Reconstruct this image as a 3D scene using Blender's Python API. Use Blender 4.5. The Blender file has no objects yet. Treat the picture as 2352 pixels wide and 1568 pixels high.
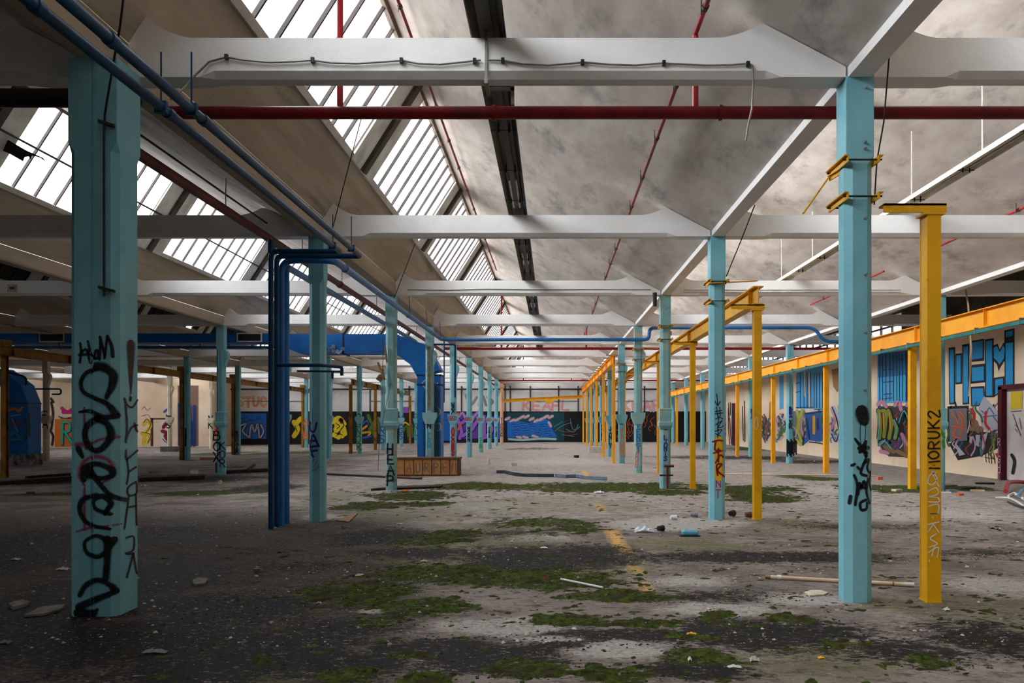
import bpy, math, random, zlib
import numpy as np
from mathutils import Vector, Matrix

SC = bpy.context.scene
COL = SC.collection
rnd = random.Random(7)

# ------------------------------------------------------------------ camera
H = 1.6            # eye height
F = 1880.0         # focal length in pixels of the 2352 wide frame
VX, VY = 1268.0, 970.0
S = 6.287          # frame spacing along the hall
cam = bpy.data.cameras.new('camera')
cam.sensor_width = 36.0
cam.lens = F / 2352.0 * 36.0
cam.shift_x = -(VX - 1176.0) / 2352.0
cam.shift_y = (VY - 784.0) / 2352.0
cam.clip_end = 400
cam_o = bpy.data.objects.new('camera', cam)
COL.objects.link(cam_o)
cam_o.location = (0, 0, H)
cam_o.rotation_euler = (math.pi / 2, 0, 0)
SC.camera = cam_o

# ------------------------------------------------------------------ sky + exposure
W = bpy.data.worlds.new('overcast_sky')
SC.world = W
W.use_nodes = True
bg = W.node_tree.nodes['Background']
bg.inputs[0].default_value = (0.94, 0.975, 1.0, 1)
bg.inputs[1].default_value = 1.6
# overcast sky with its bright part to the left of the hall
_wt = W.node_tree
_tc = _wt.nodes.new('ShaderNodeTexCoord')
_dp = _wt.nodes.new('ShaderNodeVectorMath')
_dp.operation = 'DOT_PRODUCT'
_dp.inputs[1].default_value = (-0.86, 0.0, 0.51)
_wt.links.new(_tc.outputs['Generated'], _dp.inputs[0])
_mr = _wt.nodes.new('ShaderNodeMapRange')
_mr.interpolation_type = 'SMOOTHSTEP'
for _k, _v in (('From Min', 0.35), ('From Max', 1.0), ('To Min', 1.0), ('To Max', 4.2)):
    _mr.inputs[_k].default_value = _v
_wt.links.new(_dp.outputs['Value'], _mr.inputs['Value'])
_wt.links.new(_mr.outputs[0], bg.inputs[1])
SC.view_settings.view_transform = 'Standard'
SC.view_settings.look = 'None'
SC.view_settings.exposure = 2.0
SC.view_settings.gamma = 1.0
SC.view_settings.use_curve_mapping = False
SC.cycles.use_denoising = True
SC.cycles.max_bounces = 10
SC.cycles.diffuse_bounces = 6
SC.cycles.transparent_max_bounces = 24
SC.cycles.sample_clamp_indirect = 8

YB, YF = -12.0, 68.0           # back wall, far wall
XR_WALL = 8.0 * H
XL_WALL = -27.6 * H
BAY = 4.19 * H
XV = 1.73 * H                  # valley (column row) right of the aisle
# daylight portals, one along the glazing of each roof bay
for k in range(-6, 2):
    xl = XV + (k - 1) * BAY
    la = bpy.data.lights.new('skylight_portal', 'AREA')
    la.shape = 'RECTANGLE'
    la.size = YF - YB
    la.size_y = 1.09 * H
    la.cycles.is_portal = True
    lo = bpy.data.objects.new('skylight_portal', la)
    COL.objects.link(lo)
    c = Vector((xl + 0.727 * H, (YB + YF) / 2, H * (1 + 3.14)))
    up = Vector((0.586, 0, 0.917)).normalized()
    xax = Vector((0, 1, 0))
    zax = xax.cross(up)
    if zax.x > 0:
        xax = -xax
        zax = xax.cross(up)
    # light shines along -Z of the lamp: that must point indoors (+x, -z)
    m = Matrix((xax, up, zax)).transposed().to_4x4()
    m.translation = c + zax * 0.12
    lo.matrix_world = m

# ================================================================== helpers
def zc(v):
    return H * (1 + v)

def gz(x):
    return -0.02 + 0.009 * min(x, 0.0)

def Yj(j):
    return S * (j + 0.17)

def at(x, y, Y):
    return Vector(((x - VX) / F * Y, Y, H + (VY - y) / F * Y))

def fl(x, y):
    X = 0.0
    for _ in range(6):
        Y = F * (H - gz(X)) / (y - VY)
        X = (x - VX) / F * Y
    return Vector((X, Y, gz(X)))

def s2l(c):
    c = c / 255.0
    return c / 12.92 if c <= 0.04045 else ((c + 0.055) / 1.055) ** 2.4

def rgb(r, g, b):
    return (s2l(r), s2l(g), s2l(b), 1.0)

ORG = {}

class MB:
    def __init__(self):
        self.v, self.f, self.uv = [], [], []
        self.has_uv = False
        self.starts = []

    def add(self, vs, fs, uvs=None):
        o = len(self.v)
        self.starts.append((o, len(self.f)))
        self.v += [tuple(p) for p in vs]
        self.f += [tuple(i + o for i in q) for q in fs]
        if uvs is not None:
            self.has_uv = True
            self.uv += list(uvs)
        else:
            self.uv += [(0.5, 0.5)] * len(vs)
        return self

    def box(self, x0, x1, y0, y1, z0, z1):
        vs = [(x, y, z) for z in (z0, z1) for y in (y0, y1) for x in (x0, x1)]
        return self.add(vs, [(0, 2, 3, 1), (4, 5, 7, 6), (0, 1, 5, 4), (2, 6, 7, 3), (0, 4, 6, 2), (1, 3, 7, 5)])

    def obox(self, c, size, rot=(0, 0, 0)):
        from mathutils import Euler
        R = Euler(rot).to_matrix()
        hx, hy, hz = size[0] / 2, size[1] / 2, size[2] / 2
        vs = [Vector(c) + R @ Vector((x * hx, y * hy, z * hz)) for z in (-1, 1) for y in (-1, 1) for x in (-1, 1)]
        return self.add(vs, [(0, 2, 3, 1), (4, 5, 7, 6), (0, 1, 5, 4), (2, 6, 7, 3), (0, 4, 6, 2), (1, 3, 7, 5)])

    def bar(self, a, b, w, h, up=(0, 0, 1)):
        a, b = Vector(a), Vector(b)
        d = (b - a).normalized()
        u = Vector(up)
        sd = d.cross(u)
        if sd.length < 1e-4:
            sd = d.cross(Vector((1, 0, 0)))
        sd.normalize()
        u = sd.cross(d).normalized()
        vs = []
        for p in (a, b):
            for q, r in ((-1, -1), (1, -1), (1, 1), (-1, 1)):
                vs.append(p + sd * (q * w / 2) + u * (r * h / 2))
        return self.add(vs, [(0, 1, 2, 3)[::-1], (4, 5, 6, 7), (0, 1, 5, 4), (1, 2, 6, 5), (2, 3, 7, 6), (3, 0, 4, 7)])

    def tube(self, pts, r, n=10, cap=True, radii=None):
        pts = [Vector(p) for p in pts]
        ring = []
        nrm = None
        for i, p in enumerate(pts):
            if i == 0:
                d = pts[1] - p
            elif i == len(pts) - 1:
                d = p - pts[i - 1]
            else:
                d = (pts[i + 1] - p).normalized() + (p - pts[i - 1]).normalized()
            d.normalize()
            if nrm is None:
                nrm = d.cross(Vector((0, 0, 1)))
                if nrm.length < 1e-3:
                    nrm = d.cross(Vector((0, 1, 0)))
            else:
                nrm = nrm - d * nrm.dot(d)
            nrm.normalize()
            bn = d.cross(nrm)
            k = 1.0
            if 0 < i < len(pts) - 1:
                a = (pts[i + 1] - p).normalized().dot((p - pts[i - 1]).normalized())
                k = 1.0 / max(0.5, math.sqrt(max(0.0, (1 + a) / 2)))
            rr = (radii[i] if radii else r)
            ring.append([p + (nrm * math.cos(t) + bn * math.sin(t)) * rr * (1 if k == 1 else min(k, 1.3))
                         for t in [2 * math.pi * q / n for q in range(n)]])
        vs = [q for rg in ring for q in rg]
        fs = []
        for i in range(len(pts) - 1):
            for q in range(n):
                a, b = i * n + q, i * n + (q + 1) % n
                fs.append((a, b, b + n, a + n))
        if cap:
            fs.append(tuple(range(n))[::-1])
            fs.append(tuple(range((len(pts) - 1) * n, len(pts) * n)))
        return self.add(vs, fs)

    def loft(self, secs, cap=True, closed=True):
        n = len(secs[0])
        vs = [p for s_ in secs for p in s_]
        fs = []
        for i in range(len(secs) - 1):
            for q in range(n if closed else n - 1):
                a, b = i * n + q, i * n + (q + 1) % n
                fs.append((a, b, b + n, a + n))
        if cap:
            fs.append(tuple(range(n))[::-1])
            fs.append(tuple(range((len(secs) - 1) * n, len(secs) * n)))
        return self.add(vs, fs)

    def prism(self, poly, a, b):
        """poly: list of 3D points, extruded by vector b-a"""
        d = Vector(b) - Vector(a)
        p0 = [Vector(p) for p in poly]
        return self.loft([p0, [p + d for p in p0]])

    def poly(self, pts):
        return self.add(pts, [tuple(range(len(pts)))])

    def build_each(self, name, mat, parent, smooth=False, per=1):
        """every piece (a run of `per` shapes) becomes a part of its own"""
        st = self.starts[::per] + [(len(self.v), len(self.f))]
        out = []
        for (v0, f0), (v1, f1) in zip(st[:-1], st[1:]):
            m = MB()
            m.v, m.uv, m.has_uv = self.v[v0:v1], self.uv[v0:v1], self.has_uv
            m.f = [tuple(i - v0 for i in q) for q in self.f[f0:f1]]
            out.append(m.build(name, mat, parent, smooth))
        return out

    def build(self, name, mat, parent=None, smooth=False, normals=True):
        if not self.v:
            return None
        vs = np.array([tuple(p) for p in self.v], dtype=np.float64)
        if parent is not None:
            org = ORG[parent]
        else:
            org = Vector((float((vs[:, 0].min() + vs[:, 0].max()) / 2), float((vs[:, 1].min() + vs[:, 1].max()) / 2), float(vs[:, 2].min())))
        vs = vs - np.array(org)
        me = bpy.data.meshes.new(name)
        me.from_pydata(vs.tolist(), [], self.f)
        if self.has_uv:
            ul = me.uv_layers.new(name='UVMap')
            li = np.zeros(len(me.loops), dtype=np.int32)
            me.loops.foreach_get('vertex_index', li)
            u = np.array(self.uv, dtype=np.float32)[li]
            ul.data.foreach_set('uv', u.ravel())
        me.materials.append(mat)
        if normals and not self.has_uv:
            import bmesh
            bm = bmesh.new()
            bm.from_mesh(me)
            bmesh.ops.recalc_face_normals(bm, faces=bm.faces[:])
            bm.to_mesh(me)
            bm.free()
        if smooth:
            me.polygons.foreach_set('use_smooth', [True] * len(me.polygons))
            try:
                me.set_sharp_from_angle(angle=math.radians(40))
            except Exception:
                pass
        me.update()
        o = bpy.data.objects.new(name, me)
        COL.objects.link(o)
        if parent is not None:
            o.parent = parent
        else:
            o.location = org
        ORG[o] = org
        return o

def empty(name, loc):
    o = bpy.data.objects.new(name, None)
    o.empty_display_size = 0.1
    COL.objects.link(o)
    o.location = loc
    ORG[o] = Vector(loc)
    return o

def tag(o, label=None, cat=None, group=None, kind=None):
    if label:
        o['label'] = label
    if cat:
        o['category'] = cat
    if group:
        o['group'] = group
    if kind:
        o['kind'] = kind
    return o

# ------------------------------------------------------------------ materials
def nt(name):
    m = bpy.data.materials.new(name)
    m.use_nodes = True
    t = m.node_tree
    for n in list(t.nodes):
        t.nodes.remove(n)
    return m, t

class NB:
    def __init__(self, t):
        self.t = t
    def n(self, typ, **kw):
        o = self.t.nodes.new(typ)
        for k, v in kw.items():
            if k == 'ins':
                for a, b in v.items():
                    if isinstance(b, bpy.types.NodeSocket):
                        self.t.links.new(b, o.inputs[a])
                    else:
                        o.inputs[a].default_value = b
            else:
                setattr(o, k, v)
        return o
    def noise(self, vec, scale, detail=4, rough=0.6):
        return self.n('ShaderNodeTexNoise', ins={'Vector': vec, 'Scale': scale, 'Detail': detail, 'Roughness': rough}).outputs[0]
    def ramp(self, f, a, b):
        return self.n('ShaderNodeMapRange', interpolation_type='SMOOTHSTEP', ins={'Value': f, 'From Min': a, 'From Max': b}).outputs[0]
    def mix(self, f, a, b, mode='MIX'):
        o = self.n('ShaderNodeMix', data_type='RGBA', blend_type=mode)
        for i, v in ((0, f), (6, a), (7, b)):
            if isinstance(v, bpy.types.NodeSocket):
                self.t.links.new(v, o.inputs[i])
            else:
                o.inputs[i].default_value = v
        return o.outputs[2]
    def math(self, op, a, b=0.0, clamp=False):
        o = self.n('ShaderNodeMath', operation=op, use_clamp=clamp)
        for i, v in ((0, a), (1, b)):
            if isinstance(v, bpy.types.NodeSocket):
                self.t.links.new(v, o.inputs[i])
            else:
                o.inputs[i].default_value = v
        return o.outputs[0]

MATS = {}

def surf(name, base, var=None, vs=1.5, chip=None, chip_t=0.66, chip_s=6.0, dirt=None, dirt_t=0.55, dirt_s=1.2, rough=0.75,
         bump=0.15, bump_s=25.0, metal=0.0, stretch=(1, 1, 1), spec=0.3):
    """painted / raw surface: base colour with tone variation, chips and dirt"""
    if name in MATS:
        return MATS[name]
    m, t = nt(name)
    b = NB(t)
    geo = b.n('ShaderNodeNewGeometry').outputs['Position']
    mp = b.n('ShaderNodeMapping', ins={'Vector': geo, 'Scale': stretch}).outputs[0]
    col = base
    if var:
        col = b.mix(b.ramp(b.noise(mp, vs, 5), 0.35, 0.68), base, var)
    if dirt:
        col = b.mix(b.ramp(b.noise(mp, dirt_s, 7, 0.68), dirt_t, dirt_t + 0.2), col, dirt)
    if chip:
        col = b.mix(b.ramp(b.noise(geo, chip_s, 6, 0.7), chip_t, chip_t + 0.03), col, chip)
    p = b.n('ShaderNodeBsdfPrincipled', ins={'Base Color': col, 'Roughness': rough, 'Metallic': metal, 'Specular IOR Level': spec})
    if bump:
        bn = b.n('ShaderNodeBump', ins={'Strength': bump, 'Distance': 0.02, 'Height': b.noise(geo, bump_s, 5)})
        t.links.new(bn.outputs[0], p.inputs['Normal'])
    out = b.n('ShaderNodeOutputMaterial')
    t.links.new(p.outputs[0], out.inputs[0])
    MATS[name] = m
    return m

def paint(r, g, b_, soft=0.25, alpha=1.0):
    """spray paint with soft stroke edges (uv.y runs across the stroke)"""
    key = 'spray_%d_%d_%d_%d_%d' % (r, g, b_, soft * 100, alpha * 100)
    if key in MATS:
        return MATS[key]
    m, t = nt(key)
    b = NB(t)
    uv = b.n('ShaderNodeUVMap').outputs[0]
    sep = b.n('ShaderNodeSeparateXYZ', ins={0: uv})
    d = b.math('ABSOLUTE', b.math('SUBTRACT', sep.outputs[1], 0.5))
    a = b.n('ShaderNodeMapRange', interpolation_type='SMOOTHSTEP',
            ins={'Value': d, 'From Min': 0.5, 'From Max': 0.5 - max(soft, 0.01), 'To Min': 0.0, 'To Max': alpha}).outputs[0]
    geo = b.n('ShaderNodeNewGeometry').outputs['Position']
    nz = b.ramp(b.noise(geo, 30, 4), 0.25, 0.5)
    a = b.math('MULTIPLY', a, b.math('ADD', b.math('MULTIPLY', nz, 0.2), 0.8))
    p = b.n('ShaderNodeBsdfPrincipled', ins={'Base Color': rgb(r, g, b_), 'Roughness': 0.6, 'Specular IOR Level': 0.3})
    tr = b.n('ShaderNodeBsdfTransparent')
    mx = b.n('ShaderNodeMixShader', ins={0: a, 1: tr.outputs[0], 2: p.outputs[0]})
    out = b.n('ShaderNodeOutputMaterial')
    t.links.new(mx.outputs[0], out.inputs[0])
    MATS[key] = m
    return m

def flat(r, g, b_, rough=0.8):
    k = 0.72
    return surf('flat_%d_%d_%d' % (r, g, b_), rgb(r, g, b_), var=rgb(r * k, g * k, b_ * k), vs=2.5, bump=0.05, rough=rough)

TURQ = surf('turquoise_paint', rgb(130, 190, 202), var=rgb(112, 176, 190), vs=1.2, chip=rgb(190, 190, 178), chip_t=0.685, chip_s=4.5,
            dirt=rgb(84, 118, 116), dirt_t=0.6, dirt_s=2.2, bump=0.25, bump_s=18, rough=0.55)
TURQ_OLD = surf('weathered_turquoise_paint', rgb(140, 184, 186), var=rgb(118, 164, 168), vs=2, chip=rgb(178, 170, 150), chip_t=0.57, chip_s=2.6,
                dirt=rgb(70, 92, 84), dirt_t=0.58, dirt_s=3, bump=0.3, bump_s=18, rough=0.65)
CREAM_COL = surf('cream_column_paint', rgb(222, 212, 190), var=rgb(200, 186, 160), vs=2, dirt=rgb(140, 120, 100), dirt_t=0.62, bump=0.2)
PEACH_COL = surf('peach_column_paint', rgb(222, 178, 140), var=rgb(200, 160, 125), vs=2, dirt=rgb(120, 95, 75), dirt_t=0.62, bump=0.2)
WHITE = surf('white_concrete', rgb(240, 239, 238), var=rgb(228, 226, 224), vs=0.8, chip=rgb(120, 112, 100), chip_t=0.76, chip_s=7,
             dirt=rgb(182, 178, 174), dirt_t=0.64, dirt_s=1.0, bump=0.3, bump_s=12)
ROOF_R = surf('stained_plaster', rgb(216, 208, 201), var=rgb(194, 184, 176), vs=1.8, dirt=rgb(160, 153, 148), dirt_t=0.5, dirt_s=1.3,
              bump=0.35, bump_s=5, stretch=(1.3, 0.55, 1.3), rough=0.9)
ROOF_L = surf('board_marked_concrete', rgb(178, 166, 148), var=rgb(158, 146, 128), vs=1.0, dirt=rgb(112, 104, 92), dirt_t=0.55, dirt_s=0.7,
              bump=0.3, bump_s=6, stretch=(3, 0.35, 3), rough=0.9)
ROOF_DARK = surf('dark_concrete', rgb(96, 88, 80), var=rgb(70, 64, 58), vs=1, bump=0.2, rough=0.95)  # dark tone for the side aisle roof and the unseen walls
RIB = surf('rib_white', rgb(214, 210, 204), var=rgb(190, 186, 178), vs=1.5, dirt=rgb(120, 112, 100), dirt_t=0.6, bump=0.2)
FRAMEW = surf('brown_ridge_board', rgb(128, 112, 94), var=rgb(90, 78, 66), vs=3, bump=0.1)  # ridge frame coloured darker so its skylit edge stays beige
RIBD = surf('rib_shade_dark', rgb(92, 82, 72), var=rgb(66, 58, 52), vs=2, bump=0.2)  # dark colour stands in for the shaded underside of the rib
STEEL_DK = surf('dark_glazing_bar', rgb(58, 52, 52), var=rgb(80, 70, 66), vs=3, bump=0.05, rough=0.6)
GREYM = surf('zinc_conduit', rgb(150, 148, 140), var=rgb(120, 116, 108), vs=4, rough=0.45, metal=0.4, bump=0.05)
BLACKM = surf('black_iron', rgb(30, 29, 30), var=rgb(48, 42, 38), vs=5, rough=0.5, bump=0.1)
TROUGH = surf('grimy_light_trough', rgb(70, 64, 52), var=rgb(44, 40, 34), vs=3, dirt=rgb(110, 104, 90), dirt_t=0.62, stretch=(1, .3, 1), rough=0.5, bump=0.1)
TROUGH_W = surf('white_light_trough', rgb(225, 218, 200), var=rgb(205, 190, 160), vs=3, dirt=rgb(120, 100, 80), dirt_t=0.6, rough=0.45)
TUBE_W = surf('lamp_reflector_white', rgb(220, 218, 210), var=rgb(190, 186, 176), vs=5, rough=0.3)
BLUE = surf('blue_pipe_paint', rgb(14, 108, 178), var=rgb(10, 86, 150), vs=2.2, dirt=rgb(12, 48, 84), dirt_t=0.6, dirt_s=2, rough=0.38, bump=0.06, spec=0.5)
BLUE_DK = surf('dark_blue_pipe_paint', rgb(8, 66, 108), var=rgb(8, 52, 86), vs=2, dirt=rgb(14, 30, 44), dirt_t=0.62, rough=0.42, bump=0.06, spec=0.25)
DUCT = surf('blue_duct_sheet', rgb(16, 108, 190), var=rgb(12, 90, 166), vs=0.8, dirt=rgb(10, 60, 110), dirt_t=0.6, rough=0.45, bump=0.08, bump_s=3)
RED = surf('red_pipe_paint', rgb(140, 24, 32), var=rgb(104, 18, 26), vs=2, dirt=rgb(58, 22, 22), dirt_t=0.58, dirt_s=3, rough=0.45, bump=0.1)
REDB = surf('bright_red_pipe_paint', rgb(176, 30, 40), var=rgb(140, 24, 32), vs=2, rough=0.45, bump=0.06)
RUST_P = surf('rusty_dark_pipe', rgb(62, 40, 44), var=rgb(40, 28, 32), vs=2, rough=0.6, bump=0.15)
RUST_R = surf('brown_red_pipe', rgb(112, 44, 40), var=rgb(84, 32, 30), vs=2, dirt=rgb(60, 36, 32), dirt_t=0.6, rough=0.5, bump=0.1)
YEL = surf('yellow_crane_paint', rgb(232, 172, 14), var=rgb(214, 152, 8), vs=2.0, chip=rgb(96, 66, 26), chip_t=0.68, chip_s=9,
           dirt=rgb(150, 104, 14), dirt_t=0.58, dirt_s=2.5, rough=0.45, bump=0.08)
YEL_LIT = surf('skylit_crane_paint', rgb(246, 174, 36), var=rgb(236, 156, 24), vs=2, chip=rgb(110, 70, 26), chip_t=0.7, chip_s=9,
           dirt=rgb(170, 104, 20), dirt_t=0.62, dirt_s=3, rough=0.45, bump=0.08)  # lit copy of the crane yellow, skylight put into the colour
OCHRE = surf('grimy_ochre_crane_paint', rgb(166, 116, 20), var=rgb(128, 88, 16), vs=2, dirt=rgb(70, 48, 16), dirt_t=0.5, dirt_s=2.5, rough=0.55, bump=0.1)
TEALR = surf('teal_rail_paint', rgb(34, 128, 122), var=rgb(24, 98, 96), vs=3, rough=0.5)
WOOD = surf('weathered_wood', rgb(150, 120, 88), var=rgb(110, 84, 60), vs=5, dirt=rgb(70, 52, 38), dirt_t=0.6, stretch=(1, 6, 6), rough=0.8)
WOOD_P = surf('pale_wood', rgb(222, 200, 168), var=rgb(200, 172, 138), vs=4, rough=0.7, bump=0.1)
CHAR = surf('charred_wood', rgb(34, 31, 30), var=rgb(56, 48, 42), vs=6, rough=0.9, bump=0.5, bump_s=40)
BOXW = surf('brown_panel_wood', rgb(196, 142, 84), var=rgb(170, 114, 62), vs=3, dirt=rgb(92, 58, 32), dirt_t=0.62, dirt_s=5, rough=0.6, bump=0.1)
BOXF = surf('brown_frame_wood', rgb(96, 68, 44), var=rgb(70, 50, 34), vs=4, rough=0.7)
PLASTER = surf('cream_wall_plaster', rgb(238, 216, 190), var=rgb(228, 202, 172), vs=0.6, chip=rgb(150, 105, 70), chip_t=0.69, chip_s=1.3,
               dirt=rgb(205, 178, 146), dirt_t=0.58, dirt_s=0.9, bump=0.25, bump_s=9)
WALL_W = surf('white_wall_paint', rgb(226, 224, 224), var=rgb(206, 205, 206), vs=0.5, dirt=rgb(165, 163, 162), dirt_t=0.6, dirt_s=0.8, bump=0.15)
WALL_K = surf('black_painted_dado', rgb(26, 26, 32), var=rgb(16, 18, 22), vs=0.8, dirt=rgb(44, 46, 54), dirt_t=0.62, bump=0.1)
MAROON = surf('maroon_door_paint', rgb(88, 16, 34), var=rgb(66, 14, 28), vs=2, dirt=rgb(50, 16, 24), dirt_t=0.6, bump=0.1)
PAPER = surf('litter_paper', rgb(226, 226, 224), var=rgb(196, 196, 196), vs=12, rough=0.8, bump=0.2, bump_s=40)
FOAM = surf('dirty_foam', rgb(206, 198, 176), var=rgb(172, 160, 138), vs=9, rough=0.9, bump=0.3, bump_s=40)
STONE = surf('grey_stone', rgb(128, 120, 110), var=rgb(96, 90, 84), vs=8, rough=0.95, bump=0.5, bump_s=30)
CARD = surf('brown_card', rgb(150, 118, 84), var=rgb(110, 84, 60), vs=8, rough=0.9)
DKPLAS = surf('black_plastic', rgb(26, 27, 30), var=rgb(44, 46, 50), vs=6, rough=0.4)
GREYPL = surf('grey_plastic', rgb(138, 140, 144), var=rgb(98, 100, 106), vs=6, rough=0.5)
CYANP = surf('light_blue_plastic', rgb(104, 176, 198), var=rgb(84, 150, 176), vs=6, rough=0.4)
ORP = surf('orange_plastic', rgb(232, 108, 50), var=rgb(200, 88, 40), vs=6, rough=0.5)
YELP = surf('yellow_plastic', rgb(236, 186, 60), var=rgb(214, 158, 40), vs=8, rough=0.6)
REDP = surf('red_plastic_tube', rgb(196, 52, 62), var=rgb(160, 40, 50), vs=6, rough=0.4)
SLATE = surf('slate_metal_trim', rgb(64, 72, 84), var=rgb(44, 50, 60), vs=4, rough=0.4, metal=0.3)
BLUEGREY = surf('blue_grey_trim', rgb(118, 138, 160), var=rgb(92, 110, 132), vs=4, rough=0.4, metal=0.2)

def glass_mat():
    m, t = nt('dusty_skylight_glass')
    b = NB(t)
    geo = b.n('ShaderNodeNewGeometry').outputs['Position']
    d = b.ramp(b.noise(geo, 1.2, 5), 0.4, 0.75)
    tr = b.n('ShaderNodeBsdfTransparent', ins={0: (0.97, 0.975, 0.98, 1)})
    tl = b.n('ShaderNodeBsdfTranslucent', ins={0: (0.95, 0.95, 0.95, 1)})
    mx = b.n('ShaderNodeMixShader', ins={0: b.math('MULTIPLY', d, 0.35), 1: tr.outputs[0], 2: tl.outputs[0]})
    gl = b.n('ShaderNodeBsdfGlossy', ins={'Roughness': 0.1})
    m2 = b.n('ShaderNodeMixShader', ins={0: 0.04, 1: mx.outputs[0], 2: gl.outputs[0]})
    out = b.n('ShaderNodeOutputMaterial')
    t.links.new(m2.outputs[0], out.inputs[0])
    return m
GLASS = glass_mat()

def milky():
    m, t = nt('milky_skylight_panel')
    b = NB(t)
    geo = b.n('ShaderNodeNewGeometry').outputs['Position']
    c = b.mix(b.ramp(b.noise(geo, 2.5, 5), .4, .7), rgb(226, 226, 220), rgb(196, 194, 184))
    d = b.n('ShaderNodeBsdfDiffuse', ins={0: c})
    tl = b.n('ShaderNodeBsdfTranslucent', ins={0: c})
    mx = b.n('ShaderNodeMixShader', ins={0: .05, 1: d.outputs[0], 2: tl.outputs[0]})
    out = b.n('ShaderNodeOutputMaterial')
    t.links.new(mx.outputs[0], out.inputs[0])
    return m
MILKY = milky()

def bag_mat():
    m, t = nt('clear_plastic_film')
    b = NB(t)
    tr = b.n('ShaderNodeBsdfTransparent', ins={0: (0.95, 0.96, 0.98, 1)})
    p = b.n('ShaderNodeBsdfPrincipled', ins={'Base Color': rgb(222, 228, 236), 'Roughness': 0.2})
    mx = b.n('ShaderNodeMixShader', ins={0: 0.55, 1: tr.outputs[0], 2: p.outputs[0]})
    out = b.n('ShaderNodeOutputMaterial')
    t.links.new(mx.outputs[0], out.inputs[0])
    return m
BAG = bag_mat()

# ------------------------------------------------------------------ spray strokes
def catmull(pts, n=8):
    if len(pts) < 3:
        n2 = n
        return [tuple(pts[0][k] + (pts[-1][k] - pts[0][k]) * i / n2 for k in range(len(pts[0]))) for i in range(n2 + 1)]
    P = [pts[0]] + list(pts) + [pts[-1]]
    out = []
    for i in range(1, len(P) - 2):
        p0, p1, p2, p3 = P[i - 1], P[i], P[i + 1], P[i + 2]
        for k in range(n):
            t = k / n
            out.append(tuple(0.5 * (2 * p1[a] + (-p0[a] + p2[a]) * t + (2 * p0[a] - 5 * p1[a] + 4 * p2[a] - p3[a]) * t * t
                                    + (-p0[a] + 3 * p1[a] - 3 * p2[a] + p3[a]) * t ** 3) for a in range(len(p1))))
    out.append(tuple(pts[-1]))
    return out

LAYER = [0]

def stroke(mb, pts, w, mp, smooth=True, across=4, layer=None, n=8):
    """flat paint stroke: pts in 2D (optionally with a width factor), mp(u,v,offset) -> 3D on the surface"""
    pts = [(p[0], p[1], p[2] if len(p) > 2 else 1.0) for p in pts]
    if smooth:
        pts = catmull(pts, n)
    elif len(pts) == 2:
        pts = catmull(pts, 4)
    P = [(p[0], p[1]) for p in pts]
    wf = [(p[2] if len(p) > 2 else 1.0) for p in pts]
    # rounded caps
    def unit(a, b):
        dx, dy = b[0] - a[0], b[1] - a[1]
        L = math.hypot(dx, dy) or 1e-9
        return dx / L, dy / L
    d0, d1 = unit(P[0], P[1]), unit(P[-2], P[-1])
    hw0, hw1 = w * wf[0] / 2, w * wf[-1] / 2
    pre = [((P[0][0] - d0[0] * hw0 * c, P[0][1] - d0[1] * hw0 * c), wf[0] * q) for c, q in ((0.96, 0.3), (0.7, 0.72), (0.36, 0.93))]
    post = [((P[-1][0] + d1[0] * hw1 * c, P[-1][1] + d1[1] * hw1 * c), wf[-1] * q) for c, q in ((0.36, 0.93), (0.7, 0.72), (0.96, 0.3))]
    Q = [p for p, _ in pre] + P + [p for p, _ in post]
    K = [q for _, q in pre] + wf + [q for _, q in post]
    LAYER[0] += 1
    off = 0.0015 + (LAYER[0] % 12) * 0.00035 if layer is None else layer
    vs, uv, fs = [], [], []
    for i, p in enumerate(Q):
        a = Q[max(0, i - 1)]
        b = Q[min(len(Q) - 1, i + 1)]
        d = unit(a, b)
        nx, ny = -d[1], d[0]
        for c in range(across + 1):
            s_ = c / across - 0.5
            vs.append(mp(p[0] + nx * s_ * w * K[i], p[1] + ny * s_ * w * K[i], off))
            uv.append((i / len(Q), c / across))
    for i in range(len(Q) - 1):
        for c in range(across):
            a = i * (across + 1) + c
            fs.append((a, a + 1, a + across + 2, a + across + 1))
    mb.add(vs, fs, uv)

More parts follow.
